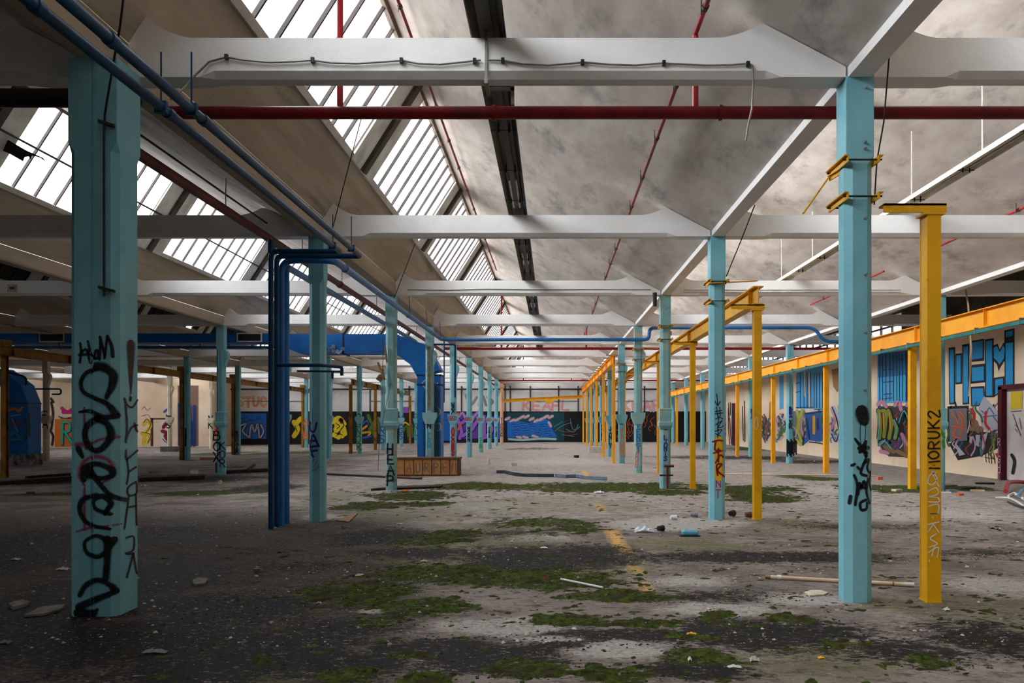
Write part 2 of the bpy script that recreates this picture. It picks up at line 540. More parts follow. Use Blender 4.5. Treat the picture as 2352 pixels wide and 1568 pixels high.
GL = {
 'A': [[(0, 0), (.45, 1), (.9, 0)], [(.15, .38), (.8, .38)]],
 'B': [[(0, 0), (0, 1)], [(0, 1), (.6, .95), (.6, .6), (0, .52)], [(0, .52), (.75, .45), (.7, .05), (0, 0)]],
 'C': [[(.8, .85), (.4, 1), (0, .6), (.05, .2), (.4, 0), (.8, .15)]],
 'D': [[(0, 0), (0, 1)], [(0, 1), (.7, .8), (.75, .25), (0, 0)]],
 'E': [[(.75, 1), (0, 1), (0, 0), (.75, 0)], [(0, .5), (.6, .5)]],
 'F': [[(.75, 1), (0, 1), (0, 0)], [(0, .52), (.6, .52)]],
 'G': [[(.8, .85), (.4, 1), (0, .6), (.05, .2), (.45, 0), (.8, .2), (.8, .45), (.45, .45)]],
 'H': [[(0, 0), (0, 1)], [(.75, 0), (.75, 1)], [(0, .5), (.75, .5)]],
 'I': [[(.3, 0), (.3, 1)]],
 'J': [[(.6, 1), (.6, .2), (.3, 0), (0, .2)]],
 'K': [[(0, 0), (0, 1)], [(.75, 1), (0, .45)], [(.2, .55), (.8, 0)]],
 'L': [[(0, 1), (0, 0), (.7, 0)]],
 'M': [[(0, 0), (.1, 1), (.45, .4), (.8, 1), (.9, 0)]],
 'N': [[(0, 0), (0, 1)], [(0, 1), (.75, 0)], [(.75, 0), (.75, 1)]],
 'O': [[(.4, 1), (0, .7), (.05, .2), (.4, 0), (.8, .3), (.75, .8), (.4, 1)]],
 'P': [[(0, 0), (0, 1)], [(0, 1), (.7, .95), (.7, .55), (0, .48)]],
 'Q': [[(.4, 1), (0, .7), (.05, .2), (.4, 0), (.8, .3), (.75, .8), (.4, 1)], [(.5, .25), (.9, -.1)]],
 'R': [[(0, 0), (0, 1)], [(0, 1), (.7, .95), (.65, .55), (0, .48)], [(.25, .5), (.8, 0)]],
 'S': [[(.75, .88), (.35, 1), (.05, .78), (.35, .52), (.75, .3), (.4, 0), (0, .12)]],
 'T': [[(0, 1), (.8, 1)], [(.4, 1), (.4, 0)]],
 'U': [[(0, 1), (.02, .25), (.38, 0), (.75, .25), (.78, 1)]],
 'V': [[(0, 1), (.4, 0), (.8, 1)]],
 'W': [[(0, 1), (.2, 0), (.45, .6), (.7, 0), (.95, 1)]],
 'X': [[(0, 1), (.8, 0)], [(.8, 1), (0, 0)]],
 'Y': [[(0, 1), (.4, .5), (.8, 1)], [(.4, .5), (.4, 0)]],
 'Z': [[(0, 1), (.8, 1), (0, 0), (.8, 0)]],
 '1': [[(.1, .75), (.4, 1), (.4, 0)]], '2': [[(0, .8), (.4, 1), (.7, .75), (0, 0), (.8, 0)]],
 '!': [[(.2, 1), (.2, .35)], [(.2, .05), (.21, .0)]], '.': [[(.1, .02), (.12, .0)]], '#': [[(.25, 0), (.3, 1)], [(.6, 0), (.65, 1)], [(0, .65), (.9, .7)], [(0, .3), (.9, .35)]],
 '*': [[(.1, .2), (.7, .8)], [(.7, .2), (.1, .8)], [(.4, 0), (.4, 1)]], '-': [[(0, .5), (.6, .5)]],
}
ROUND = set('BCDGJOPQRSU2')

def text_strokes(txt, x, y, size, adv=1.0, slant=0.0, vertical=False, rot=0.0, jit=0.04, xs=0.8, r=None):
    """letter strokes in 2D; vertical stacks letters downwards; rot turns the whole string about (x, y)"""
    r = r or random.Random(zlib.crc32(txt.encode()) % 9973)
    out = []
    cx = cy = 0.0
    for ch in txt:
        if ch != ' ':
            for st in GL[ch]:
                pts = []
                for u, v in st:
                    uu = cx + (u * xs + v * slant + r.uniform(-jit, jit)) * size
                    vv = cy + (v + r.uniform(-jit, jit)) * size
                    pts.append((uu, vv))
                out.append((pts, ch in ROUND))
        if vertical:
            cy -= size * 1.2 * adv
        else:
            cx += size * (0.62 if ch in 'I!.1' else 1.05 * xs + .12) * adv
    c, s_ = math.cos(rot), math.sin(rot)
    return [([(x + p[0] * c - p[1] * s_, y + p[0] * s_ + p[1] * c) for p in pts], rd) for pts, rd in out]

def write(mb, txt, x, y, size, w, mp, **kw):
    for pts, rd in text_strokes(txt, x, y, size, **kw):
        stroke(mb, pts, w, mp, smooth=rd, n=5)

# ================================================================== the room
def struct(o):
    o['kind'] = 'structure'
    return o

# --- noise for the floor masks
def vnoise(x, y, seed=0):
    xi, yi = np.floor(x).astype(np.int64), np.floor(y).astype(np.int64)
    xf, yf = x - xi, y - yi
    def h(a, b):
        n = (a * 374761393 + b * 668265263 + seed * 1274126177) & 0x7fffffff
        n = ((n ^ (n >> 13)) * 1274126177) & 0x7fffffff
        return ((n ^ (n >> 16)) & 0xffff) / 65535.0
    u, v = xf * xf * (3 - 2 * xf), yf * yf * (3 - 2 * yf)
    a = h(xi, yi) * (1 - u) + h(xi + 1, yi) * u
    b = h(xi, yi + 1) * (1 - u) + h(xi + 1, yi + 1) * u
    return a * (1 - v) + b * v

def fbm(x, y, sc, oct_=4, seed=0):
    t, amp, tot = 0, 1.0, 0
    for i in range(oct_):
        t = t + amp * vnoise(x * sc, y * sc, seed + i * 17)
        tot += amp
        amp *= 0.55
        sc *= 2.03
    return t / tot

def blobs(px):
    out = []
    for b in px:
        cx, cy, rx, ry = b[:4]
        k = b[4] if len(b) > 4 else 1.0
        p = fl(cx, cy)
        kpx = F / p.y
        out.append((p.x, p.y, rx / kpx, p.y * ry / (cy - VY), k))
    return out

MOSS_PX = [(1380, 1117, 250, 13), (1090, 1114, 120, 9), (960, 1139, 130, 12), (850, 1160, 90, 10), (990, 1158, 70, 9), (1000, 1236, 100, 24),
           (1240, 1200, 140, 12, .8), (1310, 1214, 100, 14, .8), (840, 1362, 140, 38), (990, 1318, 190, 26), (960, 1390, 130, 24),
           (1250, 1328, 230, 26, .9), (1430, 1368, 130, 16, .9), (1310, 1424, 110, 15), (1460, 1430, 130, 13), (745, 1352, 70, 26),
           (790, 1548, 90, 22), (990, 1560, 60, 14), (1230, 1538, 110, 24), (1420, 1550, 120, 26), (1610, 1505, 110, 36), (1655, 1420, 50, 30, .9),
           (1190, 1518, 40, 12), (1600, 1465, 60, 16), (930, 1505, 50, 9), (870, 1425, 60, 14),
           (1690, 1124, 160, 16), (1740, 1143, 110, 12), (1860, 1097, 90, 7), (2050, 1122, 130, 10), (2190, 1121, 110, 8),
           (420, 1132, 120, 8), (120, 1134, 120, 7), (1560, 1130, 120, 8), (1930, 1478, 100, 20, .9), (2130, 1525, 130, 30, .8), (1830, 1420, 70, 16, .8),
           (680, 1040, 160, 5), (520, 1040, 80, 5), (1800, 1030, 200, 5), (600, 1128, 60, 6, .8), (470, 1500, 40, 10, .8), (600, 1520, 40, 10, .8), (1220, 1030, 90, 3, .7)]
ALGAE_PX = [(1100, 1250, 300, 50), (1850, 1214, 130, 14), (1250, 1158, 260, 20), (2240, 1405, 230, 48), (960, 1172, 170, 22), (1600, 1250, 160, 18),
            (2080, 1395, 120, 26), (1900, 1520, 200, 50), (620, 1555, 160, 30), (750, 1140, 110, 16), (1250, 1300, 300, 40), (1830, 1200, 120, 14)]
DARK_PX = [(250, 1480, 420, 90), (60, 1260, 260, 90), (330, 1330, 260, 70), (560, 1400, 200, 50), (980, 1485, 200, 26), (1350, 1480, 200, 18), (700, 1480, 160, 40), (1900, 1450, 180, 40, .9), (2250, 1470, 200, 60, .8), (1000, 1270, 200, 20), (110, 1400, 330, 90), (520, 1500, 330, 70), (250, 1235, 260, 40), (820, 1520, 260, 40), (1080, 1520, 260, 36), (1290, 1466, 150, 18), (1150, 1495, 180, 20),
           (1210, 1288, 330, 36), (1800, 1278, 330, 15), (1740, 1458, 260, 46, .9), (2080, 1490, 260, 50, .8), (1480, 1462, 220, 22), (780, 1440, 180, 26),
           (880, 1232, 110, 20), (200, 1103, 260, 12), (620, 1120, 110, 9), (420, 1385, 160, 30), (420, 1235, 90, 22), (1590, 1535, 160, 30), (1700, 1050, 200, 6, .8), (1900, 1060, 220, 6, .8),
           (470, 1100, 170, 9), (90, 1103, 160, 9), (1700, 1370, 220, 20, .7), (700, 1300, 180, 16, .7), (1950, 1210, 200, 12, .6), (1180, 1225, 160, 14, .7), (1330, 1265, 160, 22, .7), (2250, 1270, 180, 14, .6)]
PALE_PX = [(1130, 1440, 190, 30), (1430, 1492, 160, 26), (1250, 1466, 120, 12), (1540, 1200, 170, 14), (980, 1145, 90, 7, .7), (1560, 1330, 160, 24, .8), (1660, 1400, 160, 20, .8),
           (2100, 1180, 220, 18, .8), (1300, 1060, 200, 12, .8), (1120, 1160, 140, 10, .8), (860, 1400, 50, 12), (760, 1185, 100, 10, .7), (1230, 1235, 120, 10, .7), (1850, 1375, 150, 18, .7), (2250, 1340, 150, 30, .7),
           (1900, 1125, 160, 10, .8), (1500, 1080, 160, 12, .6), (900, 1050, 200, 8, .6), (330, 1064, 260, 10, .6)]
YLINE_PX = [(1372, 1156, 1384, 1174, 9), (1403, 1217, 1438, 1275, 17), (1452, 1300, 1470, 1318, 12), (1478, 1340, 1490, 1368, 12), (1340, 1080, 1352, 1102, 5)]
YLINE = [(fl(a, b), fl(c, d), e / (F / fl(a, b).y)) for a, b, c, d, e in YLINE_PX]
MOSS_B, ALG_B, DARK_B, PALE_B = blobs(MOSS_PX), blobs(ALGAE_PX), blobs(DARK_PX), blobs(PALE_PX)

def mask(X, Y, bl, amp, sc, seed, lo=0.0, hi=0.35):
    nz = (fbm(X, Y, sc, 5, seed) - 0.5) * 2 * amp + (fbm(X, Y, sc * 7, 3, seed + 5) - .5) * amp * .9
    out = np.zeros_like(X)
    for bx, by, rx, ry, k in bl:
        d = np.sqrt(((X - bx) / (rx * 1.15)) ** 2 + ((Y - by) / (ry * 1.15)) ** 2)
        v = 1.0 - d + nz
        v = np.clip((v - lo) / (hi - lo), 0, 1) * k
        out = np.maximum(out, v)
    return out

def np_mesh(name, V, Fq, mat, attrs=None, smooth=True):
    me = bpy.data.meshes.new(name)
    me.vertices.add(len(V))
    me.vertices.foreach_set('co', V.astype(np.float32).ravel())
    nf = len(Fq)
    me.loops.add(nf * 4)
    me.loops.foreach_set('vertex_index', Fq.astype(np.int32).ravel())
    me.polygons.add(nf)
    me.polygons.foreach_set('loop_start', np.arange(0, nf * 4, 4, dtype=np.int32))
    me.polygons.foreach_set('use_smooth', np.full(nf, smooth))
    me.update(calc_edges=True)
    for k, arr in (attrs or {}).items():
        a = me.color_attributes.new(k, 'FLOAT_COLOR', 'POINT')
        a.data.foreach_set('color', arr.astype(np.float32).ravel())
    me.materials.append(mat)
    me.validate()
    o = bpy.data.objects.new(name, me)
    COL.objects.link(o)
    return o

def floor_mat():
    m, t = nt('dirty_concrete_floor')
    b = NB(t)
    geo = b.n('ShaderNodeNewGeometry').outputs['Position']
    at_ = b.n('ShaderNodeVertexColor', layer_name='grime')
    sep = b.n('ShaderNodeSeparateColor', ins={0: at_.outputs[0]})
    at2 = b.n('ShaderNodeVertexColor', layer_name='marks')
    sep2 = b.n('ShaderNodeSeparateColor', ins={0: at2.outputs[0]})
    n1 = b.noise(geo, 0.9, 7, .65)
    n2 = b.noise(geo, 7.0, 6, .7)
    n3 = b.noise(geo, 38.0, 5, .7)
    mpx = b.n('ShaderNodeMapping', ins={'Vector': geo, 'Scale': (1.0, 2.5, 1.0)}).outputs[0]
    n4 = b.noise(mpx, 3.0, 7, .7)
    n5a = b.noise(mpx, 15.0, 6, .75)
    col = b.mix(b.ramp(n1, .32, .66), rgb(98, 88, 82), rgb(138, 127, 120))
    col = b.mix(b.ramp(n4, .5, .68), col, rgb(78, 70, 65))
    col = b.mix(b.math('MULTIPLY', b.ramp(n3, .58, .7), .5), col, rgb(66, 60, 56))
    # floor colour turns paler farther down the hall
    far_pale = b.ramp(b.math('ADD', sep2.outputs[2], b.math('MULTIPLY', b.math('SUBTRACT', n1, .5), .9)), .25, .8)
    col = b.mix(b.math('MULTIPLY', far_pale, .8), col, b.mix(b.ramp(n4, .4, .64), rgb(178, 168, 162), rgb(128, 117, 111)))
    # soot and oily dirt ground into the left part
    so_ = b.n('ShaderNodeVertexColor', layer_name='soot')
    sos = b.n('ShaderNodeSeparateColor', ins={0: so_.outputs[0]})
    sm = b.ramp(b.math('ADD', sos.outputs[0], b.math('ADD', b.math('MULTIPLY', b.math('SUBTRACT', n1, .5), .8), b.math('MULTIPLY', b.math('SUBTRACT', n5a, .5), .9))), .25, .75)
    col = b.mix(b.math('MULTIPLY', sm, .82), col, b.mix(b.ramp(n3, .35, .65), rgb(40, 34, 31), rgb(72, 63, 58)))
    # pale worn concrete
    pm = b.ramp(b.math('ADD', sep.outputs[2], b.math('MULTIPLY', b.math('SUBTRACT', n5a, .5), 1.6)), .25, .7)
    col = b.mix(b.math('MULTIPLY', pm, .8), col, b.mix(b.ramp(n3, .35, .65), rgb(184, 177, 171), rgb(150, 143, 138)))
    # faded yellow paint
    ym = b.math('MULTIPLY', sep2.outputs[1], b.ramp(b.noise(geo, 16, 5, .7), .36, .5))
    col = b.mix(ym, col, rgb(206, 160, 92))
    # algae film
    am = b.math('MULTIPLY', b.ramp(b.math('ADD', sep2.outputs[0], b.math('MULTIPLY', b.math('SUBTRACT', n2, .5), 1.0)), .3, .8), .36)
    col = b.mix(am, col, rgb(104, 104, 62))
    # black soil
    brk = b.math('ADD', b.math('MULTIPLY', b.math('SUBTRACT', n2, .5), 1.7), b.math('MULTIPLY', b.math('SUBTRACT', n5a, .5), 2.2))
    dm = b.ramp(b.math('ADD', b.math('MULTIPLY', sep.outputs[1], 1.3), brk), .3, .6)
    soil = b.mix(b.ramp(n3, .35, .65), rgb(10, 10, 11), rgb(34, 31, 31))
    col = b.mix(b.math('MULTIPLY', dm, .96), col, soil)
    # moss
    mm = b.ramp(b.math('ADD', sep.outputs[0], b.math('ADD', b.math('MULTIPLY', b.math('SUBTRACT', n2, .5), 2.0), b.math('MULTIPLY', b.math('SUBTRACT', n5a, .5), 1.6))), .5, .72)
    moss = b.mix(b.ramp(b.noise(geo, 22, 4), .35, .7), rgb(32, 37, 11), rgb(74, 86, 24))
    col = b.mix(mm, col, moss)
    # flaking and grit
    mpf = b.n('ShaderNodeMapping', ins={'Vector': geo, 'Scale': (1.0, 1.5, 1.0)}).outputs[0]
    n5 = b.noise(mpf, 13.0, 7, .78)
    fm_ = b.math('MULTIPLY', b.ramp(n5, .53, .6), b.math('ADD', b.math('MULTIPLY', b.ramp(sep.outputs[1], .02, .5), .5), .5))
    col = b.mix(fm_, col, rgb(30, 28, 27))
    fl_ = b.math('MULTIPLY', b.ramp(b.noise(mpf, 17.0, 6, .75), .58, .64), .7)
    col = b.mix(fl_, col, rgb(150, 143, 138))
    # specks
    sp = b.n('ShaderNodeTexVoronoi', ins={'Vector': geo, 'Scale': 9.0}).outputs['Distance']
    col = b.mix(b.ramp(sp, .05, .035), col, rgb(190, 184, 176))
    rough = b.math('SUBTRACT', .92, b.math('MULTIPLY', b.math('MULTIPLY', dm, b.math('SUBTRACT', 1.0, mm)), .18))
    p = b.n('ShaderNodeBsdfPrincipled', ins={'Base Color': col, 'Roughness': rough, 'Specular IOR Level': .1})
    h = b.math('ADD', b.math('MULTIPLY', n3, .45), b.math('ADD', b.math('MULTIPLY', n2, .5), b.math('MULTIPLY', mm, .5)))
    bp = b.n('ShaderNodeBump', ins={'Strength': .55, 'Distance': .03, 'Height': h})
    t.links.new(bp.outputs[0], p.inputs['Normal'])
    out = b.n('ShaderNodeOutputMaterial')
    t.links.new(p.outputs[0], out.inputs[0])
    return m

def build_floor():
    ys = [YB, -6.0, 0.0, 3.0, 4.2]
    while ys[-1] < YF:
        ys.append(ys[-1] + max(0.03, ys[-1] ** 2 / 1500.0))
    ys[-1] = YF
    xs = list(np.arange(XL_WALL, -7.0, 0.35)) + list(np.arange(-7.0, 8.0, 0.06)) + list(np.arange(8.0, XR_WALL, 0.15)) + [XR_WALL]
    X, Y = np.meshgrid(np.array(xs), np.array(ys))
    gzv = -0.02 + 0.009 * np.minimum(X, 0)
    mo = mask(X, Y, MOSS_B, .55, .9, 3, -.05, .6)
    dk = mask(X, Y, DARK_B, .5, .8, 11, -.1, 1.0)
    pa = mask(X, Y, PALE_B, .45, .8, 23, -.1, .7)
    al = mask(X, Y, ALG_B, .5, .7, 31)
    dk = dk * (1 - .85 * np.clip(pa * 1.3, 0, 1))
    yl = np.zeros_like(X)
    for a, c, w in YLINE:
        d = np.array([c.x - a.x, c.y - a.y])
        L2 = (d ** 2).sum()
        tt = np.clip(((X - a.x) * d[0] + (Y - a.y) * d[1]) / L2, 0, 1)
        dist = np.hypot(X - a.x - tt * d[0], Y - a.y - tt * d[1])
        yl = np.maximum(yl, np.clip(1.6 - dist / (w * .5 + .03) , 0, 1))
    far_pale = np.clip((Y - 8.5) / 10.0, 0, 1) * np.clip((X + 12.0) / 9.0, .35, 1)  # paler with distance, less so on the left
    sx_ = np.clip((-X - .16 * Y + .9) / 2.0, 0, 1)
    sy_ = np.clip((19.0 - Y) / 8.0, 0, 1)
    so = sx_ * sx_ * (3 - 2 * sx_) * sy_
    ny, nx = X.shape
    Z = gzv + (fbm(X, Y, 1.3, 3, 2) - .5) * 0.012
    V = np.stack([X, Y, Z], -1).reshape(-1, 3)
    idx = np.arange(ny * nx).reshape(ny, nx)
    Fq = np.stack([idx[:-1, :-1], idx[:-1, 1:], idx[1:, 1:], idx[1:, :-1]], -1).reshape(-1, 4)
    one = np.ones_like(X)
    o = np_mesh('floor', V, Fq, floor_mat(), {'grime': np.stack([mo, dk, pa, one], -1).reshape(-1, 4),
                                             'soot': np.stack([so, one * 0, one * 0, one], -1).reshape(-1, 4),
                                             'marks': np.stack([al, yl, far_pale, one], -1).reshape(-1, 4)})
    struct(o)

build_floor()

def moss_mat():
    m, t = nt('green_moss')
    b = NB(t)
    geo = b.n('ShaderNodeNewGeometry').outputs['Position']
    n = b.noise(geo, 16, 5, .7)
    col = b.mix(b.ramp(n, .34, .68), rgb(28, 32, 9), rgb(80, 93, 24))
    col = b.mix(b.ramp(b.noise(geo, 3.5, 4), .45, .65), col, rgb(54, 48, 26))
    p = b.n('ShaderNodeBsdfPrincipled', ins={'Base Color': col, 'Roughness': .95, 'Specular IOR Level': .15})
    bp = b.n('ShaderNodeBump', ins={'Strength': .9, 'Distance': .02, 'Height': b.noise(geo, 90, 4)})
    t.links.new(bp.outputs[0], p.inputs['Normal'])
    out = b.n('ShaderNodeOutputMaterial')
    t.links.new(p.outputs[0], out.inputs[0])
    return m

def build_moss():
    parts_v, parts_f, base = [], [], 0
    for (x0, x1, y0, y1, d) in ((-3.2, 5.2, 4.9, 9.6, .022), (-6.0, 8.0, 9.6, 22.0, .05)):
        X, Y = np.meshgrid(np.arange(x0, x1, d), np.arange(y0, y1, d))
        m = mask(X, Y, MOSS_B, .55, .9, 3, -.05, .55)
        brk = fbm(X, Y, 5.5, 3, 77)
        lump = fbm(X, Y, 14.0 if d < .03 else 7.0, 3, 41)
        h = np.clip(m * 1.15 + (brk - .5) * 2.4 + (fbm(X, Y, 16.0, 2, 91) - .5) * 2.6 - .72, 0, 1) * (.006 + .034 * lump ** 1.3)
        gzv = -0.02 + 0.009 * np.minimum(X, 0)
        Z = gzv + (fbm(X, Y, 1.3, 3, 2) - .5) * 0.012 + h - .003
        keep_v = h > 0.0006
        ny, nx = X.shape
        idx = np.arange(ny * nx).reshape(ny, nx)
        q = np.stack([idx[:-1, :-1], idx[:-1, 1:], idx[1:, 1:], idx[1:, :-1]], -1).reshape(-1, 4)
        kv = keep_v.reshape(-1)
        q = q[kv[q].sum(1) >= 2]
        V = np.stack([X, Y, Z], -1).reshape(-1, 3)
        used = np.unique(q)
        rem = np.full(len(V), -1)
        rem[used] = np.arange(len(used))
        parts_v.append(V[used])
        parts_f.append(rem[q] + base)
        base += len(used)
    o = np_mesh('moss', np.concatenate(parts_v), np.concatenate(parts_f), moss_mat())
    tag(o, 'patchy green moss carpet growing across the cracked concrete floor', 'moss', kind='stuff')

build_moss()

def build_crumbs():
    """loose black clods on the near floor and small pale rubble farther off"""
    r = np.random.RandomState(5)
    def scatter(n, x0, x1, ylo, yhi, blb, smin, smax, thr):
        u = r.rand(n * 6)
        Y = 1.0 / (1.0 / ylo + u * (1.0 / yhi - 1.0 / ylo))
        X = x0 + r.rand(n * 6) * (x1 - x0)
        m = mask(X, Y, blb, .5, .9, 3)
        ok = m + (fbm(X, Y, 2.2, 3, 9) - .5) * .8 > thr
        X, Y = X[ok][:n], Y[ok][:n]
        return X, Y, smin + (smax - smin) * r.rand(len(X)) ** 3
    def mesh(name, X, Y, Sz, mat, flat_=.6):
        n = len(X)
        base = np.array([(1, 0, 0), (.3, .9, 0), (-.8, .55, 0), (-.8, -.6, 0), (.35, -.95, 0), (.2, .1, 1), (-.35, -.15, .85)], float)
        fq = [(0, 1, 5, 5), (1, 2, 6, 5), (2, 3, 6, 6), (3, 4, 5, 6), (4, 0, 5, 5)]
        vs, fs = [], []
        for i in range(n):
            a = r.rand() * 6.283
            c, s_ = math.cos(a), math.sin(a)
            b = base * (1 + (r.rand(7, 3) - .5) * .5) * Sz[i]
            b[:, 2] *= flat_
            xx = b[:, 0] * c - b[:, 1] * s_ + X[i]
            yy = b[:, 0] * s_ + b[:, 1] * c + Y[i]
            g = gz(X[i]) + (fbm(np.array([X[i]]), np.array([Y[i]]), 1.3, 3, 2)[0] - .5) * .012 - .002
            o = len(vs)
            vs += list(zip(xx, yy, b[:, 2] + g))
            fs += [tuple(dict.fromkeys(k + o for k in q)) for q in fq]
        mb = MB()
        mb.v, mb.f, mb.uv = vs, fs, [(0, 0)] * len(vs)
        return mb.build(name, mat, normals=False)
    X, Y, Sz = scatter(8000, -3.4, 6.2, 4.9, 13.0, DARK_B + MOSS_B, .004, .02, .4)
    soil = surf('black_clods', rgb(30, 28, 28), var=rgb(62, 58, 50), vs=8, bump=.4, bump_s=60, rough=.95)
    tag(mesh('soil_clods', X, Y, Sz, soil), 'loose black crumbs of soil strewn over the near floor', 'soil', kind='stuff')
    n = 1500
    u = r.rand(n)
    Y = 1.0 / (1.0 / 6.0 + u * (1.0 / 55.0 - 1.0 / 6.0))
    X = (r.rand(n) - .52) * 1.25 * Y
    ok = (X > -30) & (X < 12.3)
    rub = surf('pale_rubble', rgb(190, 184, 176), var=rgb(120, 110, 100), vs=.9, bump=.2)
    tag(mesh('rubble', X[ok], Y[ok], .004 + .018 * r.rand(ok.sum()) ** 6 + .0007 * Y[ok], rub, .7), 'tiny pale rubble and chips scattered over the whole floor', 'rubble', kind='stuff')

build_crumbs()

# --- walls
def wall_box(name, x0, x1, y0, y1, z0, z1, mat):
    mb = MB()
    mb.box(x0, x1, y0, y1, z0, z1)
    return struct(mb.build(name, mat))

DADO = zc(.58)
wf = wall_box('wall_far', XL_WALL, XR_WALL + .3, YF, YF + .3, -.6, zc(2.4), WALL_W)
wb_ = wall_box('wall_back', XL_WALL, XR_WALL + .3, YB - .3, YB, -.6, zc(3.7), ROOF_DARK)  # unseen wall, coloured dark to cut bounced light
wl = wall_box('wall_left', XL_WALL - .3, XL_WALL, YB, YF, -.6, zc(3.7), ROOF_DARK)  # out of view, dark colour keeps the left side dim
Y_FL = 63.5
X_FL = -26.6
wfl = wall_box('wall_far_left', XL_WALL, X_FL, Y_FL, YF, -.6, zc(2.4), PLASTER)
wr = wall_box('wall_right', XR_WALL, XR_WALL + .3, YB, YF, -.3, zc(2.03), PLASTER)
# gable above the far wall
mb = MB()
mb.box(XL_WALL, XR_WALL + .3, YF + .3, YF + .5, zc(1.6), zc(3.9))
struct(mb.build('wall_far_gable', WALL_W))

# --- roof
def roof_bay(k):
    xl = XV + (k - 1) * BAY
    xr = XV + k * BAY
    ridge = (xl + 1.02 * H, zc(3.60))
    # steep lower slab from the valley to the glazing
    mb = MB()
    a = (xl + .08 * H, zc(2.13))
    b = (xl + .434 * H, zc(2.683))
    nrm = (-.917 * .1, .586 * .1)
    mb.prism([(a[0], YB, a[1]), (b[0], YB, b[1]), (b[0] + nrm[0], YB, b[1] + nrm[1]), (a[0] + nrm[0], YB, a[1] + nrm[1])], (0, YB, 0), (0, YF + .3, 0))
    struct(mb.build('ceiling', ROOF_L))
    # shallow slab from the ridge to the next valley
    mb = MB()
    c = (xr - .0665 * H, zc(2.0))
    mb.prism([(ridge[0], YB, ridge[1]), (c[0], YB, c[1]), (c[0] + .05, YB, c[1] + .12), (ridge[0] + .05, YB, ridge[1] + .12)], (0, YB, 0), (0, YF + .3, 0))
    struct(mb.build('ceiling', ROOF_R))
    return xl, xr, ridge

WN = [0]
BLOCKER = surf('dark_pane_blocker', rgb(38, 36, 35), var=rgb(58, 54, 50), vs=2, rough=.95)  # opaque pane cover, added to hold daylight back
def skylights(k):
    xl, xr, ridge = XV + (k - 1) * BAY, XV + k * BAY, None
    P = lambda t, o=0.0: (xl + (.434 + .586 * t) * H + .842 * o, zc(2.683 + .917 * t) - .539 * o)   # t 0..1 up the glass, o inwards
    for j in range(-2, 11):
        y0, y1 = Yj(j) + .13, Yj(j + 1) + .13
        if y1 > YF:
            y1 = YF
        WN[0] += 1
        root = empty('window_%d' % WN[0], (P(0)[0], (y0 + y1) / 2, P(0)[1]))
        struct(root)
        g = MB()
        cov = MB()
        r = random.Random(k * 100 + j)
        npan = 10
        blocked = (k <= -2 and j <= 6) or (k == -1 and j <= 1)  # panes given added opaque covers to darken the left of the hall
        for i in range(npan):
            a, b = y0 + (y1 - y0) * i / npan, y0 + (y1 - y0) * (i + 1) / npan
            if r.random() < .05:
                continue
            t1 = 1.0 if r.random() > .06 else r.uniform(.5, .85)
            p, q = P(0), P(t1)
            (cov if blocked and r.random() > .06 else g).add([(p[0], a, p[1]), (p[0], b, p[1]), (q[0], b, q[1]), (q[0], a, q[1])], [(0, 1, 2, 3)])
        g.build('glass', GLASS, root, normals=False)
        cov.build('pane_blocker', BLOCKER, root, normals=False)
        br = MB()
        for i in range(1, npan):
            a = y0 + (y1 - y0) * i / npan
            p, q = P(0, .02), P(1, .02)
            if r.random() < .03:
                q = P(r.uniform(.4, .9), .02)
            br.bar((p[0], a, p[1]), (q[0], a + r.uniform(-.01, .01), q[1]), .034, .05, up=(.842, 0, -.539))
        br.build('glazing_bars', STEEL_DK, root)
        for t, w, m_ in ((0, .07, RIB), (1, .10, FRAMEW)):
            fr = MB()
            p = P(t, .03)
            fr.bar((p[0], y0, p[1]), (p[0], y1, p[1]), w, .10, up=(.586, 0, .917))
            fr.build('window_frame', m_, root)
    for j in range(-1, 11):
        # sloping white rib over each frame
        mb = MB()
        y = Yj(j)
        a, b = P(-.02, .06), P(1.0, .06)
        mb.bar((a[0], y - .27, a[1]), (b[0], y - .27, b[1]), .58, .03, up=(.842, 0, -.539))
        mb.bar((a[0], y + .51, a[1]), (b[0], y + .51, b[1]), .58, .03, up=(.842, 0, -.539))
        rb_ = struct(mb.build('trim_%d' % (200 + k * 20 + j), MILKY))
        mb = MB()
        a, b = P(-.02, .09), P(1.0, .09)
        mb.bar((a[0], y + .12, a[1]), (b[0], y + .12, b[1]), .2, .1, up=(.842, 0, -.539))
        struct(mb.build('trim_%d' % (500 + k * 20 + j), RIBD))

for k in range(-6, 2):
    roof_bay(k)
    skylights(k)

# aisle roof beyond the right-hand row: dark and low, with a clerestory strip far back
mb = MB()
xa = XV + BAY
mb.prism([(xa - .02, YB, zc(2.0)), (XR_WALL + .3, YB, zc(2.62)), (XR_WALL + .3, YB, zc(2.72)), (xa - .02, YB, zc(2.1))], (0, YB, 0), (0, YF + .3, 0))
struct(mb.build('ceiling', ROOF_DARK))
mb = MB()
mb.box(XR_WALL, XR_WALL + .3, YB, Yj(4.6), zc(2.03), zc(2.7))
mb.box(XR_WALL, XR_WALL + .3, Yj(4.6), YF, zc(2.52), zc(2.7))
struct(mb.build('wall_right_upper', ROOF_DARK))
root = struct(empty('window_200', (XR_WALL + .1, Yj(7.5), zc(2.03))))
mb = MB()
mb.add([(XR_WALL + .15, Yj(4.6), zc(2.03)), (XR_WALL + .15, YF, zc(2.03)), (XR_WALL + .15, YF, zc(2.52)), (XR_WALL + .15, Yj(4.6), zc(2.52))], [(0, 1, 2, 3)])
mb.build('glass', GLASS, root, normals=False)
mb = MB()
y = Yj(4.6)
while y < YF:
    mb.box(XR_WALL + .08, XR_WALL + .16, y, y + .07, zc(2.03), zc(2.52))
    y += 1.05
mb.box(XR_WALL + .05, XR_WALL + .14, Yj(4.6), YF, zc(2.26), zc(2.30))
